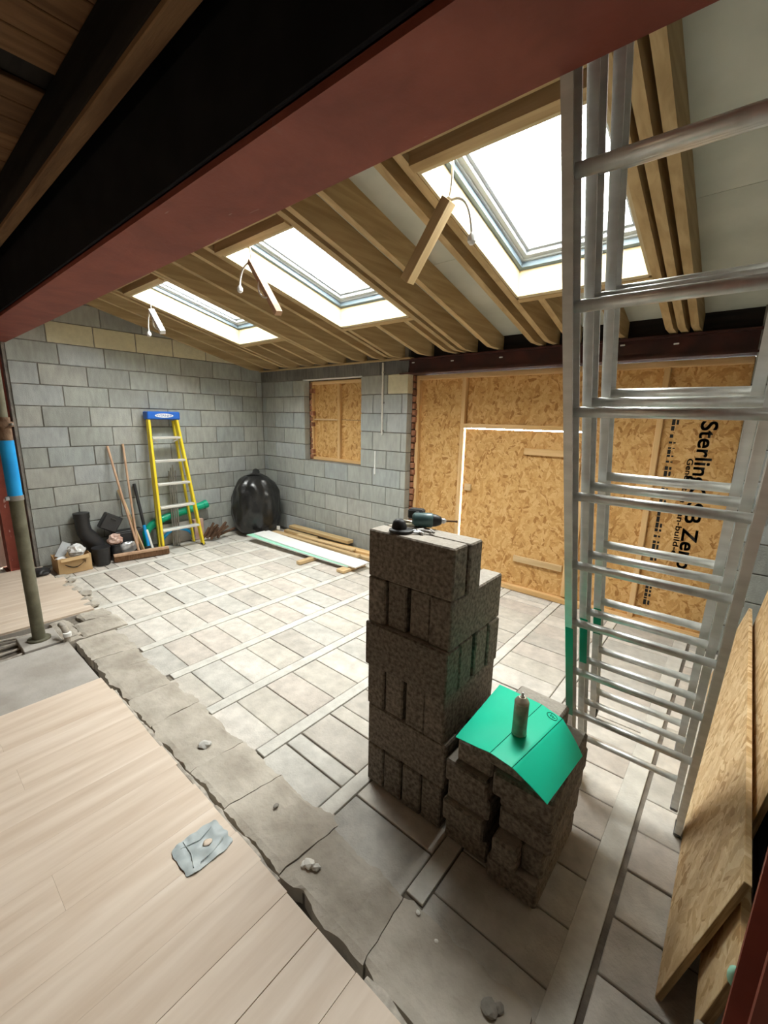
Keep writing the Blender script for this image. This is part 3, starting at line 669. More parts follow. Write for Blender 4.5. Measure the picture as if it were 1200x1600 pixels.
# ---- green plastic sheet draped on the pile
t = thing('plastic_sheet', (5.45, -2.6, .6), 'bright green plastic sheet draped over the low block pile', 'plastic sheet')
def gpt(u, v):
    # u across (left to right), v front to back; flat between the creases, both wings sag
    a = [(0, 5.285, -2.795, .598), (.35, 5.43, -2.805, .621), (.58, 5.517, -2.818, .622), (1.0, 5.634, -2.79, .545)]
    b = [(0, 5.272, -2.395, .610), (.35, 5.472, -2.425, .624), (.58, 5.565, -2.455, .624), (1.0, 5.662, -2.50, .553)]
    def f(tab):
        for i in range(len(tab)-1):
            if u <= tab[i+1][0]+1e-9:
                s = (u-tab[i][0])/(tab[i+1][0]-tab[i][0]); return Vector(tab[i][1:]).lerp(Vector(tab[i+1][1:]), s)
    p = f(a).lerp(f(b), v)
    p.z += .006*math.sin(math.pi*u)*math.sin(v*math.pi)*0+.004*noise.noise(Vector((u*3, v*3, 4)))*(1 if u < .3 or u > .62 else .2)
    if u > .7: p.z -= .012*((u-.7)/.3)**2
    return p
gridp = [[gpt(i/24, j/12) for i in range(25)] for j in range(13)]
link('sheet', sheet(gridp, .0025), 'green_sheet', t)
for u in (.35, .58):
    link('fold_line', tube([gpt(u, v/10)+Vector((0, 0, .0006)) for v in range(0, 11)], .0011, 5), 'crease', t)
pc = gpt(.5, .93); Mm = T(pc.x, pc.y, pc.z+.0012) @ RZ(-.6)
ringv = [Vector((.024*math.cos(a*math.pi/10), .015*math.sin(a*math.pi/10), 0)) for a in range(21)]
link('printed_mark', tube(ringv, .0014, 5), 'crease', t, Mm); link('printed_mark', tube([(-.012, .006, 0), (-.004, -.006, 0), (.002, .006, 0), (.008, -.006, 0), (.013, .005, 0)], .0012, 5), 'crease', t, Mm)
# ---- spray can
CX, CY, CZ = 5.468, -2.648, .6255
t = thing('spray_can', (CX, CY, CZ), 'worn spray can standing on the green plastic sheet', 'spray can')
link('body', lathe([(.024, 0), (.0262, .003), (.0262, .125), (.0255, .128)], 24), 'can_label', t, T(CX, CY, CZ))
link('base_rim', lathe([(.0268, .0), (.0272, .002), (.0272, .006), (.0266, .008)], 24), 'can_steel', t, T(CX, CY, CZ))
link('shoulder', lathe([(.0266, .128), (.0268, .132), (.022, .142), (.014, .149), (.013, .152)], 24), 'can_steel', t, T(CX, CY, CZ))
noz = link('nozzle', lathe([(.008, .152), (.008, .157), (.005, .158), (.0045, .168), (.003, .170)], 14), 'white_plastic', t, T(CX, CY, CZ))
# ---- tools on top of the tall stack
ZT = 1.2935
t = thing('impact_driver', (4.95, -2.46, ZT), 'dark teal cordless impact driver lying on top of the tall block stack', 'power tool')
dx = Vector((.83, .55, 0)).normalized(); o = Vector((4.865, -2.545, ZT+.034))
def lat_x(prof, seg=16): 
    me = lathe(prof, seg); return me
Mx = Matrix(((dx.x, -dx.y, 0, 0), (dx.y, dx.x, 0, 0), (0, 0, 1, 0), (0, 0, 0, 1))) @ RY(math.pi/2)
link('motor_housing', lathe([(.022, 0), (.031, .008), (.033, .05), (.033, .085), (.028, .092)], 18), 'tool_teal', t, T(*o) @ Mx)
link('gear_nose', lathe([(.029, .092), (.027, .105), (.019, .125), (.013, .13)], 18), 'tool_black', t, T(*o) @ Mx)
link('chuck', lathe([(.012, .13), (.012, .142), (.008, .146), (.006, .15)], 14), 'silver', t, T(*o) @ Mx)
link('driver_bit', lathe([(.004, .148), (.004, .19), (.0055, .192), (.0055, .197), (.0025, .2)], 8), 'rust', t, T(*o) @ Mx)
hd = Vector((-dx.y, dx.x, 0))
bar('handle', o+dx*.045-hd*.02-Vector((0, 0, .006)), o+dx*.015-hd*-.13-Vector((0, 0, .008)), .03, .04, 'tool_black', t, c=.01)
bar('battery', o+dx*.005+hd*.125-Vector((0, 0, .006)), o+dx*.02+hd*.175-Vector((0, 0, .006)), .075, .05, 'tool_black', t, c=.008)
t = thing('sanding_block', (4.885, -2.665, ZT), 'black domed hand tool with a brim on the tall block stack', 'hand tool')
link('sole', lathe([(.03, 0), (.048, .002), (.05, .012), (.044, .016)], 20), 'tool_black', t, T(4.888, -2.655, ZT) @ RZ(.4) @ Matrix.Diagonal((1.05, .82, 1, 1)))
link('dome', lathe([(.038, .010), (.037, .028), (.031, .046), (.018, .056), (.004, .058)], 20), 'tool_black', t, T(4.878, -2.655, ZT) @ Matrix.Diagonal((.9, .8, 1, 1)))
t = thing('tape_reel', (4.81, -2.55, ZT), 'small pale loop of strap lying behind the black hand tool', 'strap')
link('loop', tube([Vector((4.835+.045*math.cos(a*math.pi/12), -2.55+.03*math.sin(a*math.pi/12), ZT+.012)) for a in range(25)], .009, 8), 'can_steel', t)
for i, (x, y, l, a) in enumerate(((4.935, -2.615, .05, .5), (4.95, -2.60, .04, 1.2), (4.965, -2.622, .045, -.3), (4.98, -2.602, .05, .2), (4.955, -2.632, .03, .9), (5.0, -2.585, .045, -.6))):
    d = Vector((math.cos(a), math.sin(a), 0))*l/2; c = Vector((x, y, ZT+.008+.004*(i % 2)))
    link('driver_bit', tube([c-d, c+d*.6, c+d], .006, 8, rr=[.006, .007, .003]), 'grey_metal' if i % 2 else 'silver', None, label='small metal driver bit in the scatter between the hand tool and the impact driver', cat='driver bit', group='loose driver bits on the tall stack')

# ---- triple aluminium extension ladder leaning on the steel beam
P0 = Vector((5.549, -2.199, .499)); D = Vector((.006, -.106, .259)); Wd = Vector((.431, .005, -.002))
Dn = D.normalized(); Wn = Wd.normalized(); Nn = Wn.cross(Dn) ; 
if Nn.y < 0: Nn = -Nn
lad = thing('extension_ladder', P0-D*1.92+Wd*.5, 'tall aluminium triple extension ladder leaning against the steel beam', 'ladder')
def rail(c0, c1, s):
    """open channel: web on the outside, two flanges turned in"""
    d = (c1-c0); L = d.length; hw = .032; f = .025; tk = .003
    pol = [(0, -hw), (f, -hw), (f, -hw+tk*1.6), (tk, -hw+tk*1.6), (tk, hw-tk*1.6), (f, hw-tk*1.6), (f, hw), (0, hw)]
    pol = [(p[0]*s, p[1]) for p in pol]; me = prism(pol, 0, L, 'z')
    Mx = Matrix(((Wn.x, Nn.x, Dn.x, c0.x), (Wn.y, Nn.y, Dn.y, c0.y), (Wn.z, Nn.z, Dn.z, c0.z), (0, 0, 0, 1)))
    return link('rail', me, 'aluminium', lad, Mx)
secs = [(0.0, 0.0, -1.90, 9.3, range(0, 10)), (.075, .029, -1.72, 9.3, range(-1, 10)), (.150, .058, -.62, 9.3, range(0, 10))]
for si, (off, ins, n0, n1, rg) in enumerate(secs):
    A = P0+Nn*off+Wn*(ins-.026); B = P0+Wd+Nn*off-Wn*(ins-.026)
    z_up = 0
    for (c, s) in ((A, 1), (B, -1)):
        ra = rail(c+D*n0, c+D*n1, s)
        link('rail_cap', boxm(.03, .068, .02, 'alu_end', .003), 'alu_end', ra, Matrix(((Wn.x, Nn.x, Dn.x, 0), (Wn.y, Nn.y, Dn.y, 0), (Wn.z, Nn.z, Dn.z, 0), (0, 0, 0, 1))).to_4x4() if False else (Matrix.Translation(c+D*n0+Wn*.0125*s+Dn*.0105) @ Matrix(((Wn.x, Nn.x, Dn.x, 0), (Wn.y, Nn.y, Dn.y, 0), (Wn.z, Nn.z, Dn.z, 0), (0, 0, 0, 1)))))
    for n in rg:
        a = P0+D*n+Nn*off+Wn*(ins-.02); b = P0+Wd+D*n+Nn*off-Wn*(ins-.02)
        # rounded D-section rung with ribs
        pol = [(.016*math.cos(q*math.pi/6), .0145*math.sin(q*math.pi/6)) for q in range(12)]
        pol = [(p[0]*1.12, p[1]) for p in pol]
        me = prism(pol, 0, (b-a).length, 'z')
        for p_ in me.polygons: p_.use_smooth = len(p_.vertices) == 4
        up = Vector((0, .35, 1)).normalized(); xx = Wn; yy = (up-xx*up.dot(xx)).normalized(); zz = xx.cross(yy)
        link('rung', me, 'aluminium', lad, Matrix(((zz.x, yy.x, xx.x, a.x), (zz.y, yy.y, xx.y, a.y), (zz.z, yy.z, xx.z, a.z), (0, 0, 0, 1))))
for (off, ins, n0, n1) in ((0, 0, .06, 1.98), (.075, .029, 1.05, 1.95), (.150, .058, 1.45, 1.95)):
    A = P0+Nn*off+Wn*(ins-.026)
    pol = [(-.0012, -.0335), (.0262, -.0335), (.0262, -.0318), (-.0012, -.0318)]
    Mx = Matrix(((Wn.x, Nn.x, Dn.x, 0), (Wn.y, Nn.y, Dn.y, 0), (Wn.z, Nn.z, Dn.z, 0), (0, 0, 0, 1))); Mx.translation = A+D*n0
    gb = link('green_band', prism(pol, 0, (D*(n1-n0)).length, 'z'), 'bright_green', lad, Mx); gb['label'] = 'bright green band on the left rail'  # green strip along the front of each left rail

# ---- strand boards leaning on the right wall
def lean_sheet(name, xb, zb, xt, zt, y0, y1, th, m, label, dz=0.0):
    """board whose bottom edge runs along y at (xb, zb) and whose top edge lies at (xt, zt)"""
    t = thing(name, ((xb+xt)/2, (y0+y1)/2, zb), label, 'strand board')
    a = Vector((xb, 0, zb)); b = Vector((xt, 0, zt)); d = (b-a).normalized(); n = Vector((d.z, 0, -d.x)); H = (b-a).length
    # local x along y, local y up the board, local z through it
    Mx = Matrix(((0, d.x, n.x, a.x), (1, 0, 0, y0), (0, d.z, n.z, a.z), (0, 0, 0, 1)))
    L = y1-y0; Mx = Mx @ T(L/2, H/2, th/2+.0005)
    link('face', boxm(L, H, th, m, .001), m, t, Mx)
    link('edge_grain', boxm(.0016, H-.004, th-.002, 'osb_edge', 0), 'osb_edge', t, Mx @ T(-L/2-.0006, 0, 0))
    return t
lean_sheet('strand_board', 6.0, .002, 6.128, .575, -2.716, -.42, .018, 'osb_loose', 'long strand board offcut leaning in front, nearest the ladder feet')
tb = lean_sheet('strand_board', 6.10, .02, 6.215, .93, -2.36, -.52, .018, 'osb_loose', 'taller strand board leaning behind the long offcut')
tc_ = lean_sheet('strand_board', 6.085, .18, 6.137, .47, -2.86, -2.38, .024, 'osb_loose', 'short strand board piece with pale green tape, beside the red column')
bl = blob(.012, .012, .03, .3, 2.5, 2, 5); link('tape', bl, 'mint', tc_, T(6.132, -2.864, .43)); link('tape', blob(.016, .025, .03, .3, 2.5, 2, 6), 'underlay', tc_, T(6.10, -2.87, .20))

# ---- yellow stepladder, folded and leaning on the left wall
SL = thing('stepladder', (.3, -1.52, 0), 'yellow fibreglass stepladder with blue top cap leaning on the left wall', 'stepladder')
tl, tr_ = Vector((.125, -1.775, 1.70)), Vector((.125, -1.425, 1.70)); bl_, br_ = Vector((.36, -1.835, .0)), Vector((.36, -1.30, .0))
def chan(p0, p1, w, h, m, par, nm='rail'): return bar(nm, p0, p1, w, h, m, par, up=(1, 0, .14), c=.004)
chan(bl_, tl, .03, .065, 'yellow', SL, 'front_rail'); chan(br_, tr_, .03, .065, 'yellow', SL, 'front_rail')
chan((.17, -1.80, 0.01), (.06, -1.76, 1.68), .025, .045, 'yellow', SL, 'rear_rail'); chan((.17, -1.335, 0.01), (.06, -1.44, 1.68), .025, .045, 'yellow', SL, 'rear_rail')
for k in range(5):
    s = (0.285+.295*k)/1.70; a = bl_.lerp(tl, s); b = br_.lerp(tr_, s)
    bar('step', a+Vector((.005, .01, 0)), b+Vector((.005, -.01, 0)), .085, .03, 'foam_white' if False else 'aluminium', SL, c=.004)
    if k in (4,):
        bar('brace', a+Vector((0, .03, -.02)), a+Vector((-.02, .09, -.06)), .008, .02, 'aluminium', SL); bar('brace', b+Vector((0, -.03, -.02)), b+Vector((-.02, -.09, -.06)), .008, .02, 'aluminium', SL)
cap = box('top_cap', .035, .175, -1.80, -1.39, 1.695, 1.795, 'blue_plastic', SL, .012)
lab = lathe([(.001, 0), (.1, 0), (.1, .002), (.001, .002)], 24); link('badge', lab, 'white_plastic', cap, T(.176, -1.595, 1.745) @ RZ(math.pi/2) @ RX(math.pi/2) @ Matrix.Diagonal((1.15, .26, 1, 1)))
text('badge_lettering', 'WERNER', .042, Matrix(((0, 0, 1, .1785), (1, 0, 0, -1.595), (0, 1, 0, 1.731), (0, 0, 0, 1))), 'print_blue', cap, .0006, 'CENTER', 1.2)
for p in (bl_, br_): link('foot', boxm(.06, .045, .025, 'black_plastic', .004), 'black_plastic', SL, T(p.x, p.y, .0135))

# ---- broom, sticks, spade
t = thing('push_broom', (.26, -2.15, 0), 'wide push broom with brown bristles leaning on the left wall', 'broom')
bar('head', (.34, -2.40, .085), (.44, -1.80, .085), .055, .028, 'broom_wood', t)
bm = bmesh.new()
for i in range(60):
    y = -2.395+.01*i; xb = .34+.1*(y+2.40)/.6
    for q in (-.018, 0, .018):
        addb(bm, xb+q-.006, xb+q+.006, y-.0045, y+.0045, .003+.006*random.random(), .074)
me = bpy.data.meshes.new('bristles'); bm.to_mesh(me); bm.free(); link('bristles', me, 'bristle', t, kind='stuff')
link('handle', tube([(.385, -2.13, .098), (.20, -2.185, .73), (.03, -2.235, 1.37)], .0135, 10), 'broom_wood', t)
link('wooden_pole', tube([(.275, -2.095, .006), (.15, -2.08, .70), (.025, -2.062, 1.39)], .013, 10), 'broom_wood', None, label='plain upright wooden pole beside the push broom handle', cat='pole')
bar('timber_strip', (.29, -2.03, .01), (.035, -2.17, .83), .02, .04, 'pine_x', None, label='short pale timber strip leaning behind the broom handle', cat='timber')
t = thing('spade', (.24, -1.955, 0), 'black handled spade with blue and white lower shaft by the stepladder', 'spade')
link('shaft', tube([(.165, -1.965, .36), (.035, -1.985, .885)], .019, 10), 'black_plastic', t); link('sleeve', tube([(.225, -1.957, .09), (.165, -1.965, .36)], .02, 10), 'blue_paint', t)
bar('blade', (.25, -1.91, .01), (.19, -1.945, .30), .035, .012, 'white_plastic', t)
# ---- junk along the left wall
t = thing('cardboard_box', (.22, -2.79, 0), 'torn open cardboard box full of scraps on the floor by the left wall', 'box')
BX0, BX1, BY0, BY1 = .12, .40, -2.955, -2.64
for (nm, vs) in (('front_panel', [(BX1, BY0), (BX1, BY1)]), ('back_panel', [(BX0, BY1), (BX0, BY0)]), ('side_panel', [(BX0, BY0), (BX1, BY0)]), ('side_panel', [(BX1, BY1), (BX0, BY1)])):
    (xa, ya), (xb, yb) = vs; g_ = []
    for j in range(5):
        row = []
        for i in range(9):
            u = i/8; hh = (.17+.035*noise.noise(Vector((u*3+xa*9, ya*7, 1))))*(j/4)
            nx, ny = (yb-ya), -(xb-xa); l_ = math.hypot(nx, ny); bul = .012*math.sin(math.pi*u)*(j/4)
            row.append((xa+(xb-xa)*u+nx/l_*bul, ya+(yb-ya)*u+ny/l_*bul, .004+hh))
        g_.append(row)
    vs2 = [Vector(p) for r_ in g_ for p in r_]; n_ = len(vs2); off = Vector((nx/l_*.004, ny/l_*.004, 0))
    vs3 = vs2+[v-off for v in vs2]; fs = []
    for i in range(4):
        for j in range(8):
            a = i*9+j; fs += [[a, a+1, a+10, a+9], [n_+a, n_+a+9, n_+a+10, n_+a+1]]
    rim = list(range(36, 45)); fs += [[rim[q], rim[q+1], n_+rim[q+1], n_+rim[q]] for q in range(8)]
    fp = link(nm, mesh(vs3, fs), 'cardboard', t)
    if nm == 'front_panel':
        arc = [Vector((BX1+.016, BY0+.06+.19*q/12, .115-.05*math.sin(math.pi*q/12)+.01*q/12)) for q in range(13)]
        link('printed_smile', tube(arc, .004, 6, rr=[.002+.0035*math.sin(math.pi*min(1, .15+q/13)) for q in range(13)]), 'print_black', fp)
        link('printed_arrow', tube([(BX1+.015, BY0+.225, .135), (BX1+.016, BY0+.255, .13), (BX1+.015, BY0+.25, .10)], .003, 6), 'print_black', fp)
link('bottom_panel', boxm(BX1-BX0, BY1-BY0, .004, 'cardboard', 0), 'cardboard', t, T((BX0+BX1)/2, (BY0+BY1)/2, .003))
bar('flap', (.41, -2.93, .165), (.44, -2.67, .18), .05, .004, 'cardboard', t, up=(.6, 0, .8))
link('plastic_bag', blob(.09, .085, .075, .35, 2.2, 3, 3, smooth=False), 'clear_bag', None, T(.29, -2.75, .225), label='crumpled clear plastic bag on top of the cardboard box', cat='bag')
bar('sheet_scrap', (.20, -2.90, .15), (.16, -2.80, .30), .09, .006, 'silver', None, up=(1, 0, .4), label='bent pale metal scrap standing in the cardboard box', cat='metal scrap')
link('paper_scrap', blob(.07, .06, .04, .4, 2.5, 2, 8, smooth=False), 'foam_white', None, T(.27, -2.89, .13), label='crumpled white paper in the cardboard box', cat='paper')
link('dark_rag', blob(.10, .09, .045, .3, 2.2, 3, 9, flat=-.03), 'black_plastic', None, T(.30, -3.10, .061), label='black rag lying left of the cardboard box', cat='rag')
t = thing('pipe_bend', (.16, -2.5, 0), 'large black plastic pipe bend standing on the floor by the left wall', 'pipe')
cp = [(.10, -2.61, .60), (.10, -2.61, .46), (.10, -2.60, .38), (.105, -2.555, .30), (.11, -2.51, .22), (.11, -2.495, .115)]
link('pipe', tube(cp, .085, 20, rr=[.076, .076, .08, .09, .095, .095]), 'black_plastic', t); link('collar', tube([(.10, -2.61, .55), (.10, -2.61, .61)], .084, 20), 'black_plastic', t)
link('spigot', tube([(.11, -2.495, .002), (.11, -2.495, .12)], .09, 20), 'black_plastic', t)
t = thing('plastic_case', (.13, -2.35, .29), 'black plastic case tilted on top of the junk by the left wall', 'case')
Mc = T(.14, -2.335, .455) @ RX(-.55); link('shell', boxm(.10, .20, .20, 'black_plastic', .012), 'black_plastic', t, Mc); link('latch', boxm(.012, .06, .02, 'black_plastic', .003), 'black_plastic', t, Mc @ T(.055, 0, .05))
t = thing('storage_crate', (.14, -2.14, 0), 'black plastic crate on the floor behind the broom', 'crate')
for (a, b, c_, d_) in ((.03, .04, -2.31, -1.99), (.16, .17, -2.31, -1.99), (.04, .16, -2.31, -2.30), (.04, .16, -2.0, -1.99)): box('side', a, b, c_, d_, .008, .30, 'black_plastic', t, .003)
box('base', .03, .17, -2.31, -1.99, .001, .009, 'black_plastic', t, .002); box('lid', .02, .165, -2.32, -1.98, .302, .32, 'black_plastic', t, .004)
link('foil_bag', blob(.035, .10, .075, .3, 2, 3, 12), 'silver', None, T(.225, -2.19, .13), label='small silver foil bag leaning on the black crate', cat='bag')
t = thing('bucket', (.31, -2.49, 0), 'small black plastic bucket beside the cardboard box', 'bucket')
link('body', lathe([(.078, .0), (.085, .1), (.092, .205), (.086, .207), (.08, .02), (.001, .015)], 24), 'black_plastic', t, T(.305, -2.51, .001)); link('rim', lathe([(.092, .2), (.098, .203), (.098, .212), (.086, .213)], 24), 'black_plastic', t, T(.305, -2.51, .001))
link('torn_bag', blob(.075, .08, .07, .35, 2.2, 3, 15, flat=-.05, smooth=False), 'pink_bag', None, T(.235, -2.335, .255), label='torn pinkish paper bag between the black bucket and the crate', cat='bag')
t = thing('jar', (.30, -2.32, 0), 'short black tub under the torn pinkish bag', 'tub')
link('body', lathe([(.05, 0), (.055, .01), (.055, .17), (.05, .18)], 18), 'black_plastic', t, T(.235, -2.335, .001)); link('lid', lathe([(.057, .18), (.057, .2), (.05, .203)], 18), 'black_plastic', t, T(.235, -2.335, .001))
# behind the stepladder
t = thing('green_tube', (.08, -1.5, .2), 'bright green plastic duct lying behind the stepladder', 'duct')
link('duct', tube(bez((.075, -1.93, .06), (.065, -1.98, .42), (.058, -1.6, .38), (.065, -1.06, .50), 16), .05, 14, rr=[.045+.006*(i/16) for i in range(17)]), 'bright_green', t); link('end_collar', tube([(.066, -1.11, .487), (.066, -1.055, .502)], .058, 16), 'bright_green', t)
link('blue_hose', tube([Vector((.09+.02*i/14, -1.52-.215*math.cos(math.pi*i/14), .03+.185*math.sin(math.pi*i/14))) for i in range(15)], .022, 10), 'blue_paint', None, label='arched length of blue hose on the floor behind the stepladder', cat='hose')
for i in range(4):
    link('metal_rod', tube([(.165+.012*i, -1.615+.022*i, .004), (.075+.008*i, -1.555+.025*i, 1.02+.04*(i % 3))], .010, 8), 'grey_metal', None, label=('leftmost', 'second', 'third', 'rightmost')[i]+' grey metal rod in the upright bunch behind the stepladder', cat='rod', group='rods behind the stepladder')
box('paving_slab', .012, .05, -1.76, -1.31, .001, .29, 'old_slab', None, .006, label='pale concrete slab stood against the wall behind the stepladder', cat='slab')
for i in range(11):
    a = random.uniform(-.9, .9); l = random.uniform(.18, .28); c = Vector((.16+.14*random.random(), -1.25+.026*i, .025+.012*(i % 4)))
    d = Vector((random.uniform(-.25, .25), math.cos(a)*.6, math.sin(abs(a))*.9+.12)).normalized()*l
    bar('scrap_stick', c, c+d, .034, .024, 'brown_scrap', None, label='rusty brown scrap piece in the heap right of the stepladder', cat='scrap', group='rusty scrap heap')
box('pale_block', .03, .10, -1.28, -1.14, .002, .30, 'pink_bag', None, .006, label='dusty pink block behind the rusty scrap heap', cat='block')
# ---- rubbish bag in the corner
t = thing('rubbish_bag', (.36, -.40, 0), 'full black rubbish bag slumped in the corner', 'rubbish bag')
bm = bmesh.new(); bmesh.ops.create_icosphere(bm, subdivisions=5, radius=1)
for v in bm.verts:
    d = v.co.normalized(); an = math.atan2(d.y, d.x)
    top = max(0, d.z); prof = 1.0-.10*top
    pleat = .05*math.sin(an*9+2*noise.noise(d*2))*top+.07*noise.noise(Vector((an*2.5, d.z*1.2, 3)))*(1.2-top)
    k = prof+pleat+.05*noise.noise(d*2.2)+.04*noise.noise(Vector((d.x*6, d.y*6, d.z*2.2)))
    k *= (max(0, 1-abs(d.z)**3.2))**.45/max(.12, math.sqrt(max(0, 1-d.z*d.z))) if abs(d.z) < .995 else .6
    z = d.z*.47*(1+.05*noise.noise(d*3))
    v.co = Vector((d.x*.33*k, d.y*.37*k, max(z, -.44)+.44))
me = bpy.data.meshes.new('bag'); bm.to_mesh(me); bm.free()
for p_ in me.polygons: p_.use_smooth = True
link('bag', me, 'bag_black', t, T(.36, -.42, .002)); link('gathered_top', tube([(.36, -.42, .875), (.35, -.41, .915), (.31, -.37, .935)], .04, 12, rr=[.13, .04, .055]), 'bag_black', t)
link('white_tag', boxm(.05, .004, .06, 'white_plastic', .001), 'white_plastic', t, T(.66, -.25, .10) @ RZ(.7))
# ---- mint insulation boards and timber on the floor under the window
def long_sheet(nm, pts, wdt, th, m, label, cat, grp=None, edge=None):
    """sheet following a bowed line (list of x, y, z) with a width in +y"""
    g_ = [[(x, y+wdt*j/4, z+0.004*j/4) for (x, y, z) in pts] for j in range(5)]
    t = thing(nm, (pts[0][0], pts[0][1], 0), label, cat, grp)
    link('core', sheet(g_, th, False), m, t)
    if edge:
        g2 = [[(x, y-.001+wdt*edge[1]*j, z+.0015) for (x, y, z) in pts] for j in range(2)]
        link('edge_strip', sheet(g2, .0012, False), edge[0], t)
    return t
def bow(x0, y0, x1, y1, z0, z1, lift=0.0, n=14): return [(x0+(x1-x0)*i/n, y0+(y1-y0)*i/n, z0+(z1-z0)*i/n+lift*(1-i/n)**3) for i in range(n+1)]
long_sheet('cladding_board', bow(.66, -.80, 2.58, -.68, .075, .055, .02), .30, .014, 'foam_white', 'white board with a mint green edge strip lying lowest by the window wall', 'board', 'boards on the floor', ('mint', .42))
long_sheet('cladding_board', bow(.74, -.72, 2.70, -.665, .092, .074, .02), .24, .014, 'foam_white', 'upper plain white board of the pair by the window wall', 'board', 'boards on the floor')
for i, (x0, y0, x1, y1, w, z, h, m) in enumerate([(.60, -.30, 2.62, -.22, .095, .035, .04, 'pine_x'), (.75, -.39, 2.45, -.34, .07, .075, .035, 'pine_x'), (.80, -.215, 1.48, -.20, .08, .076, .04, 'rafter_x'), (.80, -.105, 2.05, -.085, .11, .122, .045, 'rafter_x'), (1.50, -.235, 2.68, -.14, .10, .075, .03, 'stud_x'), (.9, -.10, 2.7, -.06, .09, .035, .035, 'rafter_x'), (1.2, -.30, 2.3, -.27, .06, .11, .025, 'pine_x')]):
    lab_ = ['lowest pale timber length beside the white boards', 'pale timber batten next to the white boards', 'short weathered timber near the rubbish bag', 'thick weathered timber on top of the timber pile against the window wall', 'orange toned timber at the right end of the timber pile', 'weathered timber lying against the foot of the window wall', 'thin pale batten across the top of the timber pile'][i]
    bar('timber_length', (x0, y0, z+h/2-.02), (x1, y1, z+h/2-.02), w, h, m, None, label=lab_, cat='timber', group='timber pile under the window')
box('timber_packer', 1.95, 2.02, -.93, -.55, .002, .042, 'pine_y', None, label='small timber packer under the white boards', cat='timber')
box('timber_packer', 2.50, 2.62, -.78, -.40, .002, .037, 'pine_y', None, label='timber packer under the right end of the white boards', cat='timber')
# conduit on the window wall
t = thing('wall_conduit', (2.505, -.012, 1.56), 'thin grey conduit running down the block pier', 'conduit')
link('pipe', tube([(2.508, -.014, 2.41), (2.51, -.014, 1.57)], .013, 8), 'concrete_beam', t)
for z in (2.3, 1.95, 1.62): link('saddle', boxm(.05, .014, .02, 'grey_metal', .003), 'grey_metal', t, T(2.51, -.012, z))
bar('mortar_drip', (2.397, -.004, 1.365), (2.393, -.004, 1.07), .012, .02, 'foam_white', wall_back, up=(0, 1, 0))
# ---- acrow prop
PXX, PYY = 1.945, -3.445
t = thing('steel_prop', (PXX, PYY, 0), 'adjustable steel prop with a blue sleeve standing at the broken floor edge', 'prop')
def pv(z0, z1, r, m, nm, seg=18): return link(nm, tube([(PXX, PYY, z0), (PXX, PYY, z1)], r, seg), m, t)
pv(.03, 1.16, .042, 'prop_steel', 'outer_tube'); pv(1.16, 1.56, .043, 'blue_paint', 'blue_sleeve'); pv(1.56, 1.72, .040, 'rust', 'threaded_section'); pv(1.70, 2.735, .032, 'prop_steel', 'inner_tube')
pv(1.13, 1.165, .048, 'grey_metal', 'clamp_ring'); pv(1.655, 1.69, .058, 'rust', 'collar_nut'); pv(.018, .03, .075, 'prop_steel', 'base_plate'); pv(2.735, 2.746, .075, 'prop_steel', 'head_plate')
bar('collar_handle', (PXX-.1, PYY-.06, 1.672), (PXX+.07, PYY+.04, 1.672), .016, .016, 'grey_metal', t)
link('clamp_bolt', lathe([(.014, 0), (.014, .02), (.008, .024)], 12), 'silver', t, T(PXX+.03, PYY-.04, 1.15) @ RX(math.pi/2))
box('prop_packer', PXX-.15, PXX+.15, PYY-.12, PYY+.12, -.034, .0175, 'old_slab', None, .004, label='concrete packer under the foot of the steel prop', cat='packer')
# broken pipe stub beside the prop
t = thing('pipe_stub', (2.08, -3.35, -.03), 'short pale bent pipe stub sticking out of the floor channel', 'pipe')
link('pipe', tube(bez((2.12, -3.30, -.03), (2.12, -3.30, .1), (2.08, -3.31, .13), (2.0, -3.31, .11), 10), .022, 10), 'underlay', t); link('collar', tube([(2.12, -3.30, .05), (2.12, -3.30, .08)], .028, 10), 'foam_white', t)
# ---- three timber offcuts hanging on white cable
def hang(p_top, p_a, p_b, w, h, cab, label, m='pine_x'):
    t = thing('hanging_offcut', p_a, label, 'cable offcut', 'offcuts hanging on white cable')
    pa, pb_ = Vector(p_a), Vector(p_b)
    link('cord', tube([p_top, Vector(p_top).lerp(pa, .6)+Vector((.006, 0, 0)), pa], .0055, 8), 'white_cable', t)
    bar('timber', pa, pb_, h, w, m, t, up=(0, 1, .3), c=.002)
    cb = link('cable', tube(cab, .0065, 8), 'white_cable', t)
    link('connector', lathe([(.010, -.012), (.02, 0), (.02, .022), (.008, .04)], 12), 'white_plastic', cb, T(cab[-1][0], cab[-1][1], cab[-1][2]-.02))
    q = pa.lerp(pb_, .45); d = (pb_-pa).normalized()
    link('cable_loop', tube(bez(q-d*.02+Vector((0, -.02, 0)), q+Vector((-.05, -.03, -.03)), q+d*.1+Vector((-.05, -.03, -.03)), q+d*.13+Vector((0, -.02, 0)), 10), .006, 8), 'white_cable', t)
    link('knot', blob(.018, .016, .016, .3, 3, 2, 4), 'white_cable', t, T(*pa))
hang((1.281, -2.1, 2.945), (1.285, -2.1, 2.755), (1.50, -2.1, 2.53), .05, .04, bez((1.27, -2.1, 2.76), (1.20, -2.1, 2.72), (1.185, -2.1, 2.65), (1.182, -2.1, 2.555)), 'pale timber offcut on white cable hanging below the farthest roof window', 'foam_white')
hang((3.045, -2.12, 2.94), (3.053, -2.12, 2.841), (3.36, -2.12, 2.455), .05, .04, bez((3.04, -2.12, 2.84), (2.93, -2.12, 2.83), (2.90, -2.12, 2.76), (2.896, -2.12, 2.69)), 'pinkish timber offcut on white cable hanging below the middle roof window', 'broom_wood')
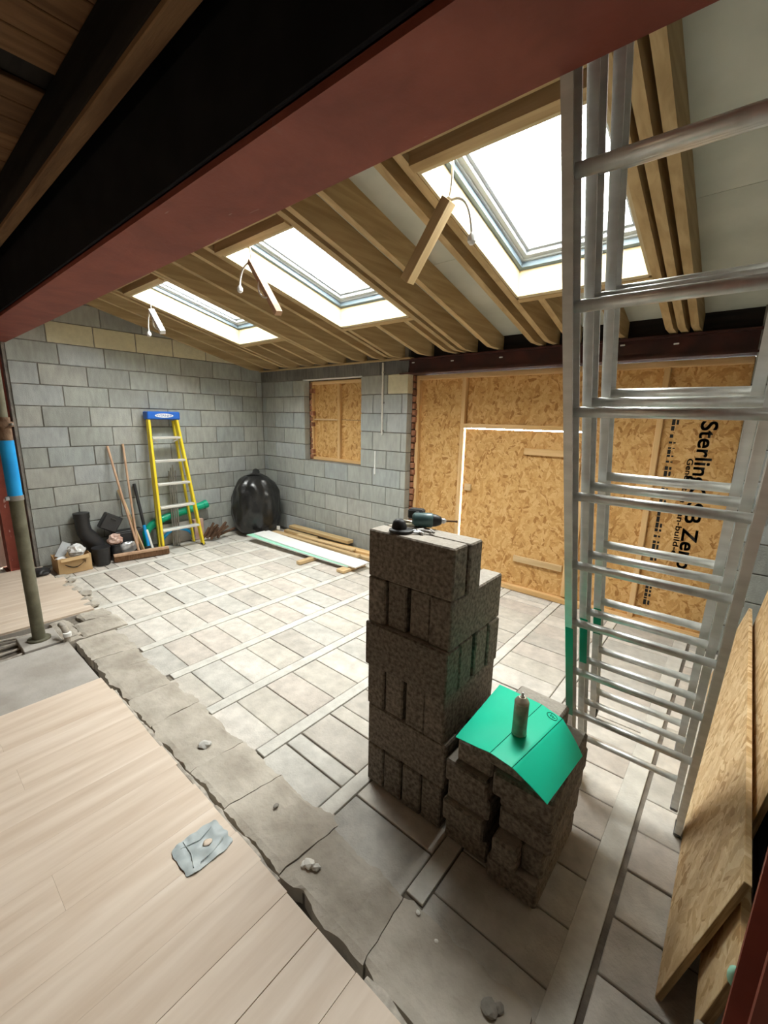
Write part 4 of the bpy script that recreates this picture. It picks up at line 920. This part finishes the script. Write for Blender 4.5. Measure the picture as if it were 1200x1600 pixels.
hang((4.701, -2.1, 2.964), (4.69, -2.1, 2.79), (4.45, -2.1, 2.475), .075, .05, bez((4.70, -2.1, 2.785), (4.79, -2.1, 2.80), (4.815, -2.1, 2.70), (4.825, -2.1, 2.60)), 'long timber offcut wound with white cable hanging below the nearest roof window', 'rafter_x')
# ---- taped patch on the laminate and small debris
g_ = []
for j in range(17):
    row = []
    for i in range(17):
        u, v = i/16*2-1, j/16*2-1
        k = 1/max(1, (abs(u)**6+abs(v)**6)**(1/6))
        x = 4.502+.083*u*k+.006*noise.noise(Vector((u*3, v*3, 1))); y = -3.425+.098*v*k+.008*noise.noise(Vector((u*3, v*3, 5)))
        row.append((x, y, .0345+.006*noise.noise(Vector((u*2.2, v*2.2, 2)))+.006*abs(noise.noise(Vector((u*2.6+v, v*2, 9))))))
    g_.append(row)
t = thing('tape_patch', (4.502, -3.425, .03), 'crumpled grey tape patch stuck on the laminate floor', 'tape')
link('tape', sheet(g_, .003), 'tape_grey', t); link('worn_hole', blob(.017, .02, .003, .3, 2, 2, 77), 'laminate', t, T(4.505, -3.405, .0385))
for (a_, b_, c_) in (((4.43, -3.47), (4.50, -3.47), (4.56, -3.49)), ((4.45, -3.36), (4.47, -3.42), (4.45, -3.49)), ((4.53, -3.35), (4.555, -3.40), (4.56, -3.46))):
    link('crease', tube([(p_[0], p_[1], .0385) for p_ in (a_, b_, c_)], .0022, 6), 'tape_grey', t)
for i, (x, y, s, m) in enumerate([(4.87, -3.17, .026, 'debris'), (4.90, -3.16, .018, 'debris'), (4.855, -3.185, .016, 'debris'), (5.62, -3.09, .028, 'stone'), (5.64, -3.07, .018, 'stone'), (6.0, -3.04, .017, 'debris'), (5.97, -2.92, .010, 'debris'), (3.95, -3.13, .035, 'debris'), (4.55, -3.10, .014, 'stone'), (5.30, -3.02, .009, 'debris'), (5.40, -3.05, .008, 'debris')]):
    nm_ = 'plaster_chip' if m == 'debris' else 'rubble_stone'
    link(nm_, blob(s, s*.8, s*.45, .35, 2, 2, i, smooth=False), m, None, T(x, y, .004+s*.25) @ RZ(i), label='%s on the rough floor edge' % ('small white plaster chip' if m == 'debris' else 'small grey stone'), cat='debris', group='white chips on the floor edge' if m == 'debris' else 'stones on the floor edge')
for i in range(7):                                             # rubble where the old laminate breaks off
    link('rubble_lump', blob(.05+.03*random.random(), .04+.03*random.random(), .018, .55, 2.4, 2, 30+i, smooth=False), 'footing', None, T(.5+.17*i, -2.955+.03*math.sin(i*2), .018), label='pale rubble lump at the broken edge of the far laminate', cat='debris', group='rubble at the far laminate edge')
